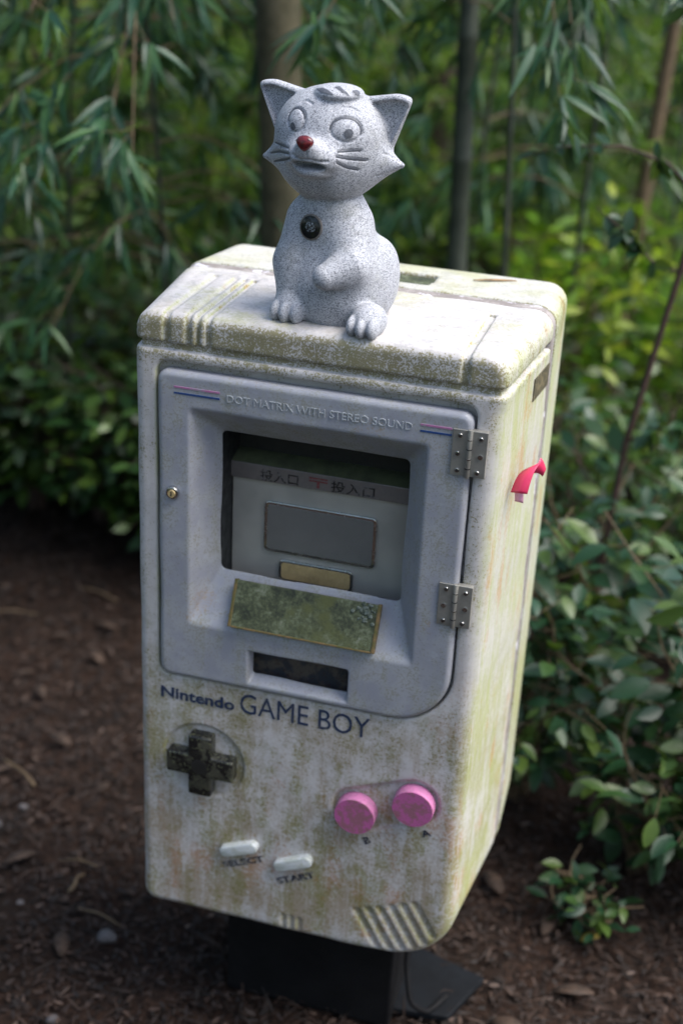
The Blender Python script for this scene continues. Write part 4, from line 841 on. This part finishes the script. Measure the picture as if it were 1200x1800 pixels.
# undergrowth shrubs
ul = 'low small-leaved shrub crowding the edge of the grove'; ug = 'low shrubs in the undergrowth'
up = [shrub('low_shrub', ul, ug, 0, 0, .55, .34, 15, 60, .050, M['uleaf'], 0, 60 + k, .5) for k in range(4)]
us = []
for t, n, a, b in ((3.55, 5, -1.15, -.25), (3.9, 6, -1.35, .1), (4.4, 7, -1.5, 1.3), (5.0, 8, -1.8, 1.7), (5.8, 8, -2, 2), (6.6, 8, -2.2, 2.2)):
    for k in range(n): us.append((t + rnd_.uniform(-.15, .15), a + (b - a) * (k + rnd_.uniform(.2, .8)) / n))
us += [(3.38, -.80), (3.34, -.62), (3.22, -.48), (3.10, -.36), (3.45, -.95), (3.2, -.22)]
us += [(3.2, .42), (3.1, .92), (3.6, .35), (3.5, 1.1), (2.8, .80)]
for i, (t, s_) in enumerate(us):
    x, y = fp(t, s_)
    if i < 4: up[i].location = (x, y, float(gz(x, y)))
    else: c_ = copy_plant(up[i % 4], x, y, rnd_.uniform(0, 6.28), rnd_.uniform(.75, 1.25))
    c_ = up[i] if i < 4 else c_
    lb, gr_ = (('small-leaved shrub growing right at the edge of the bare soil', 'shrubs at the soil edge') if t < 3.75 and s_ < .2 else ('small-leaved shrub tucked in behind the glossy shrubs', 'shrubs behind the glossy shrubs') if t < 4 and s_ >= .2 else ('low small-leaved shrub at the feet of the bamboo sprays', 'shrubs under the bamboo') if t < 5.2 else ('low shrub on the rising ground far back in the grove', 'shrubs far back'))
    c_['label'] = lb; c_['group'] = gr_
# yellow-green shrubs in the gap, sunlight put into their leaf colour
for k, (px_, t) in enumerate(((1000, 3.45), (935, 3.7), (1075, 3.7), (1010, 4.1), (1120, 4.2))):
    x, y = tr(px_, t, .5); shrub('lit_gap_shrub', 'shrub with yellow-green leaves painted sunlit in the gap between the trunks', 'yellow-green shrubs', x, y, .85, .24, 9, 40, .075, M['yleaf'], 0, 80 + k, .38, 'paletwig')
for k, (px_, t) in enumerate(((20, 4.4), (150, 5.0), (560, 5.0), (365, 4.5), (40, 4.0), (400, 4.9), (880, 5.0), (1150, 4.6), (690, 4.6))):  # put where lit gaps glow, the brightness is in the leaf colour
    x, y = tr(px_, t, .5); shrub('lit_gap_shrub', 'shrub with pale leaves painted for the glow of lit gaps at the back', 'pale shrubs standing in for lit gaps', x, y, .95, .3, 10, 42, .07, M['gapleaf'], 0, 90 + k, .35, 'paletwig')
# glossy shrub by the mailbox and its neighbours
x, y = fp(2.42, .50); shrub('glossy_shrub', 'shrub with broad glossy dark leaves leaning beside the mailbox', None, x, y, .62, .30, 16, 26, .062, M['sleaf'], 300, 71, .5, 'paletwig', (.02, -.08))
x, y = fp(2.12, .68); shrub('glossy_shrub', 'broad-leaved glossy shrub at the foot of the brown sapling', None, x, y, .62, .26, 12, 24, .062, M['sleaf'], 260, 72, .5, 'paletwig', (-.05, -.05))
x, y = fp(2.78, .62); shrub('glossy_shrub', 'taller glossy shrub filling the space behind the mailbox side', None, x, y, .60, .28, 14, 26, .055, M['sleaf'], 240, 73, .48, 'twig', (0, 0))
x, y = fp(1.87, .46); shrub('seedling', 'small dark seedling growing low from the leaf litter', None, x, y, .11, .11, 8, 9, .036, M['sleaf'], 72, 74, .5, 'paletwig', (0, 0), 'plant')
x, y = fp(1.92, .74); shrub('glossy_shrub', 'low glossy shrub with drooping dark leaves over the soil edge', None, x, y, .42, .24, 10, 22, .055, M['sleaf'], 220, 75, .5, 'paletwig', (0, 0))
x, y = fp(2.22, .36); shrub('glossy_shrub', 'low dense glossy shrub spreading against the mailbox side', None, x, y, .42, .20, 13, 24, .048, M['sleaf'], 260, 76, .5, 'paletwig', (.04, -.02))
x, y = fp(2.02, .56); shrub('glossy_shrub', 'short glossy shrub in front of the broad-leaved ones', None, x, y, .36, .20, 12, 22, .050, M['sleaf'], 260, 77, .5, 'paletwig', (.03, 0))
# brown sapling with side branch
def sapling():
    x, y = fp(2.45, .50); z0 = float(gz(x, y)); root = empty('sapling', (x, y, z0), 'brown leafless-stemmed sapling with a forked side branch of small leaves', 'sapling'); st = Acc()
    q = np.array([(0, 0, 0), (.005, .01, .35), (.02, .02, .62), (.07, .03, .95), (.085, .03, 1.08), (.05, .02, 1.25), (.03, .02, 1.45), (.0, .0, 1.9)]) * [1, 1, 1] + [x, y, z0]
    st.add(tube(q, np.linspace(.0075, .0035, len(q)), 7)); st.obj('stem', M['twig'], root)
    LP, LD, LN, LL = [], [], [], []; rg = np.random.default_rng(5)
    for (i0, pts) in ((4, [(0, 0, 0), (-.06, -.02, .06), (-.14, -.03, .085), (-.24, -.04, .075), (-.31, -.05, .05)]), (5, [(0, 0, 0), (-.02, .0, .1), (-.05, .02, .22), (-.09, .02, .36)]), (4, [(0, 0, 0), (.05, -.02, .08), (.08, -.02, .2), (.10, 0, .35)]), (3, [(0, 0, 0), (-.05, -.02, .02), (-.11, -.02, .07), (-.16, 0, .10)]), (2, [(0, 0, 0), (.06, -.02, .05), (.12, -.03, .07)])):
        b = np.array(pts) + q[i0]; bb = Acc(); bb.add(tube(b, np.linspace(.0032, .0014, len(b)), 5)); bb.obj('branch', M['twig'], root)
        for k in range(22):
            f_ = rg.uniform(.3, 1.) * (len(b) - 1); o = np.array([np.interp(f_, range(len(b)), b[:, i]) for i in range(3)]); LP.append(o); LD.append(rg.normal(0, .7, 3) + np.array([0, 0, -.1])); LN.append(np.array([0, 0, 1.]) + rg.normal(0, .4, 3)); LL.append(rg.uniform(.028, .052))
    LL = np.array(LL); leaf_objs([np.array(LP), np.array(LD), np.array(LN), LL, LL * .4], 'oval', root)
sapling()
# ground cover far back with brightness painted into its leaves, litter near
n = 30000; t = 3.3 + 7.5 * rng.random(n) ** .8; s_ = (rng.random(n) - .5) * (t * .85); x, y = fp(t, s_); z = gz(x, y) + rng.random(n) ** 2 * .16
keep = (t > 3.55 + .25 * np.sin(s_ * 5)) | (s_ > .3)
P_ = np.stack([x, y, z], 1)[keep]; k = len(P_); L = rng.uniform(.025, .06, k)
cloud_obj('ground_cover', [P_, rng.normal(0, 1, (k, 3)) * [1, 1, .5], np.array([0, 0, 1.]) + rng.normal(0, .5, (k, 3)), L, L * .5], M['litbleaf'], None, .2, OVS)
def litter_bits(n, tmin, tmax, lmin, lmax, asp):
    t = tmin + (tmax - tmin) * rng.random(n); s_ = (rng.random(n) - .5) * 1.15 * t; x, y = fp(t, s_); ok = ~((x > .09) & (x < .36) & (y > .1) & (y < .25)); x, y = x[ok], y[ok]; k = len(x)
    P_ = np.stack([x, y, gz(x, y) + .003 + .008 * rng.random(k)], 1); L = rng.uniform(lmin, lmax, k); D = rng.normal(0, 1, (k, 3)) * [1, 1, .22]
    return [P_, D, np.array([0, 0, 1.]) + rng.normal(0, .35, (k, 3)), L, L * asp]
cloud_obj('leaf_litter', litter_bits(42000, .9, 4.2, .006, .022, .35), M['litter'], None, .15)
cloud_obj('needle_litter', litter_bits(22000, .9, 4.2, .02, .06, .05), M['litter'], None, .1)

# single things lying on the soil
def ground_leaf(px_, t, L, rz, mat, label, group=None):
    x, y = tr(px_, t, 0.); z = float(gz(x, y)) + .014; u_ = np.linspace(0, 1, 7)
    P_ = np.stack([x + math.cos(rz) * L * (u_ - .5), y + math.sin(rz) * L * (u_ - .5), z + .006 * np.sin(u_ * 3.1)], 1)
    V_, F_ = strip_mesh(P_, (-math.sin(rz), math.cos(rz), .15), L * .42 * np.sin(u_ * 2.75 + .2) + .001, .0006); tag(mesh('dead_leaf', V_, F_, mat), label, 'leaf', group)
for i, (px_, t) in enumerate(((60, 2.55), (185, 2.62), (90, 2.48), (130, 2.3), (30, 2.2), (210, 2.15), (70, 1.95), (1000, 1.85), (940, 1.62), (1050, 1.7), (150, 1.75), (900, 1.95), (20, 1.7), (120, 2.7), (200, 2.75))):
    ground_leaf(px_, t, rnd_.uniform(.03, .065), rnd_.uniform(0, 6.28), M['deadleaf'], 'curled brown dead leaf lying on the bare soil', 'dead leaves on the soil')
yl = plain('yellow_fallen_leaf', (.26, .19, .02), .6, 0, .5, 60)
ground_leaf(1073, 1.82, .035, .6, yl, 'small yellow leaf fallen among the low green seedling leaves')
def stick(px_, t, L, r, rz, label, group, mat='paletwig'):
    x, y = tr(px_, t, 0.); u_ = np.linspace(-.5, .5, 7); z = float(gz(x, y)) + .012
    P_ = np.stack([x + math.cos(rz) * L * u_ - math.sin(rz) * .05 * L * np.sin(u_ * 7), y + math.sin(rz) * L * u_, z + .004 * np.cos(u_ * 6)], 1)
    ac = Acc(); ac.add(tube(P_, np.linspace(r, r * .6, 7), 6)); tag(ac.obj('twig', M[mat]), label, 'twig', group)
for i, (px_, t, L, rz) in enumerate(((172, 1.95, .07, .1), (170, 1.9, .05, 1.5), (215, 1.82, .09, -.2), (40, 1.45, .12, .7), (110, 1.38, .10, 2.3), (960, 1.5, .08, .5), (60, 2.2, .11, 2.6), (30, 2.8, .13, .3), (180, 2.9, .12, 2.9))):
    stick(px_, t, L, rnd_.uniform(.002, .004), rz, 'short tan twig lying on the bare soil', 'twigs on the soil')
def pebble(px_, t, r, mat, label, group=None, seed=0):
    x, y = tr(px_, t, 0.); rg = random.Random(seed); bm = bmesh.new(); bmesh.ops.create_icosphere(bm, subdivisions=2, radius=1)
    for v in bm.verts: k = 1 + .18 * math.sin(v.co.x * 3 + seed) * math.cos(v.co.y * 4 + seed * 2) + rg.uniform(-.05, .05); v.co = Vector((v.co.x * r * 1.2 * k, v.co.y * r * k, v.co.z * r * .7 * k))
    tag(bm_obj('pebble', bm, mat, None, True, mtx=Matrix.Translation((x, y, float(gz(x, y)) + r * .35))), label, 'pebble', group)
pebble(228, 1.78, .014, M['stone'], 'grey pebble beside the twigs near the mailbox foot')
pebble(800, 1.50, .020, M['dstone'], 'dark rounded stone by the mailbox post')
for i, (px_, t) in enumerate(((70, 2.1), (25, 2.05), (20, 1.4), (70, 1.85), (140, 1.6), (55, 1.32), (200, 1.55))): pebble(px_, t, rnd_.uniform(.006, .010), M['stone'], 'tiny pebble half sunk in the soil', 'tiny pebbles', i + 3)
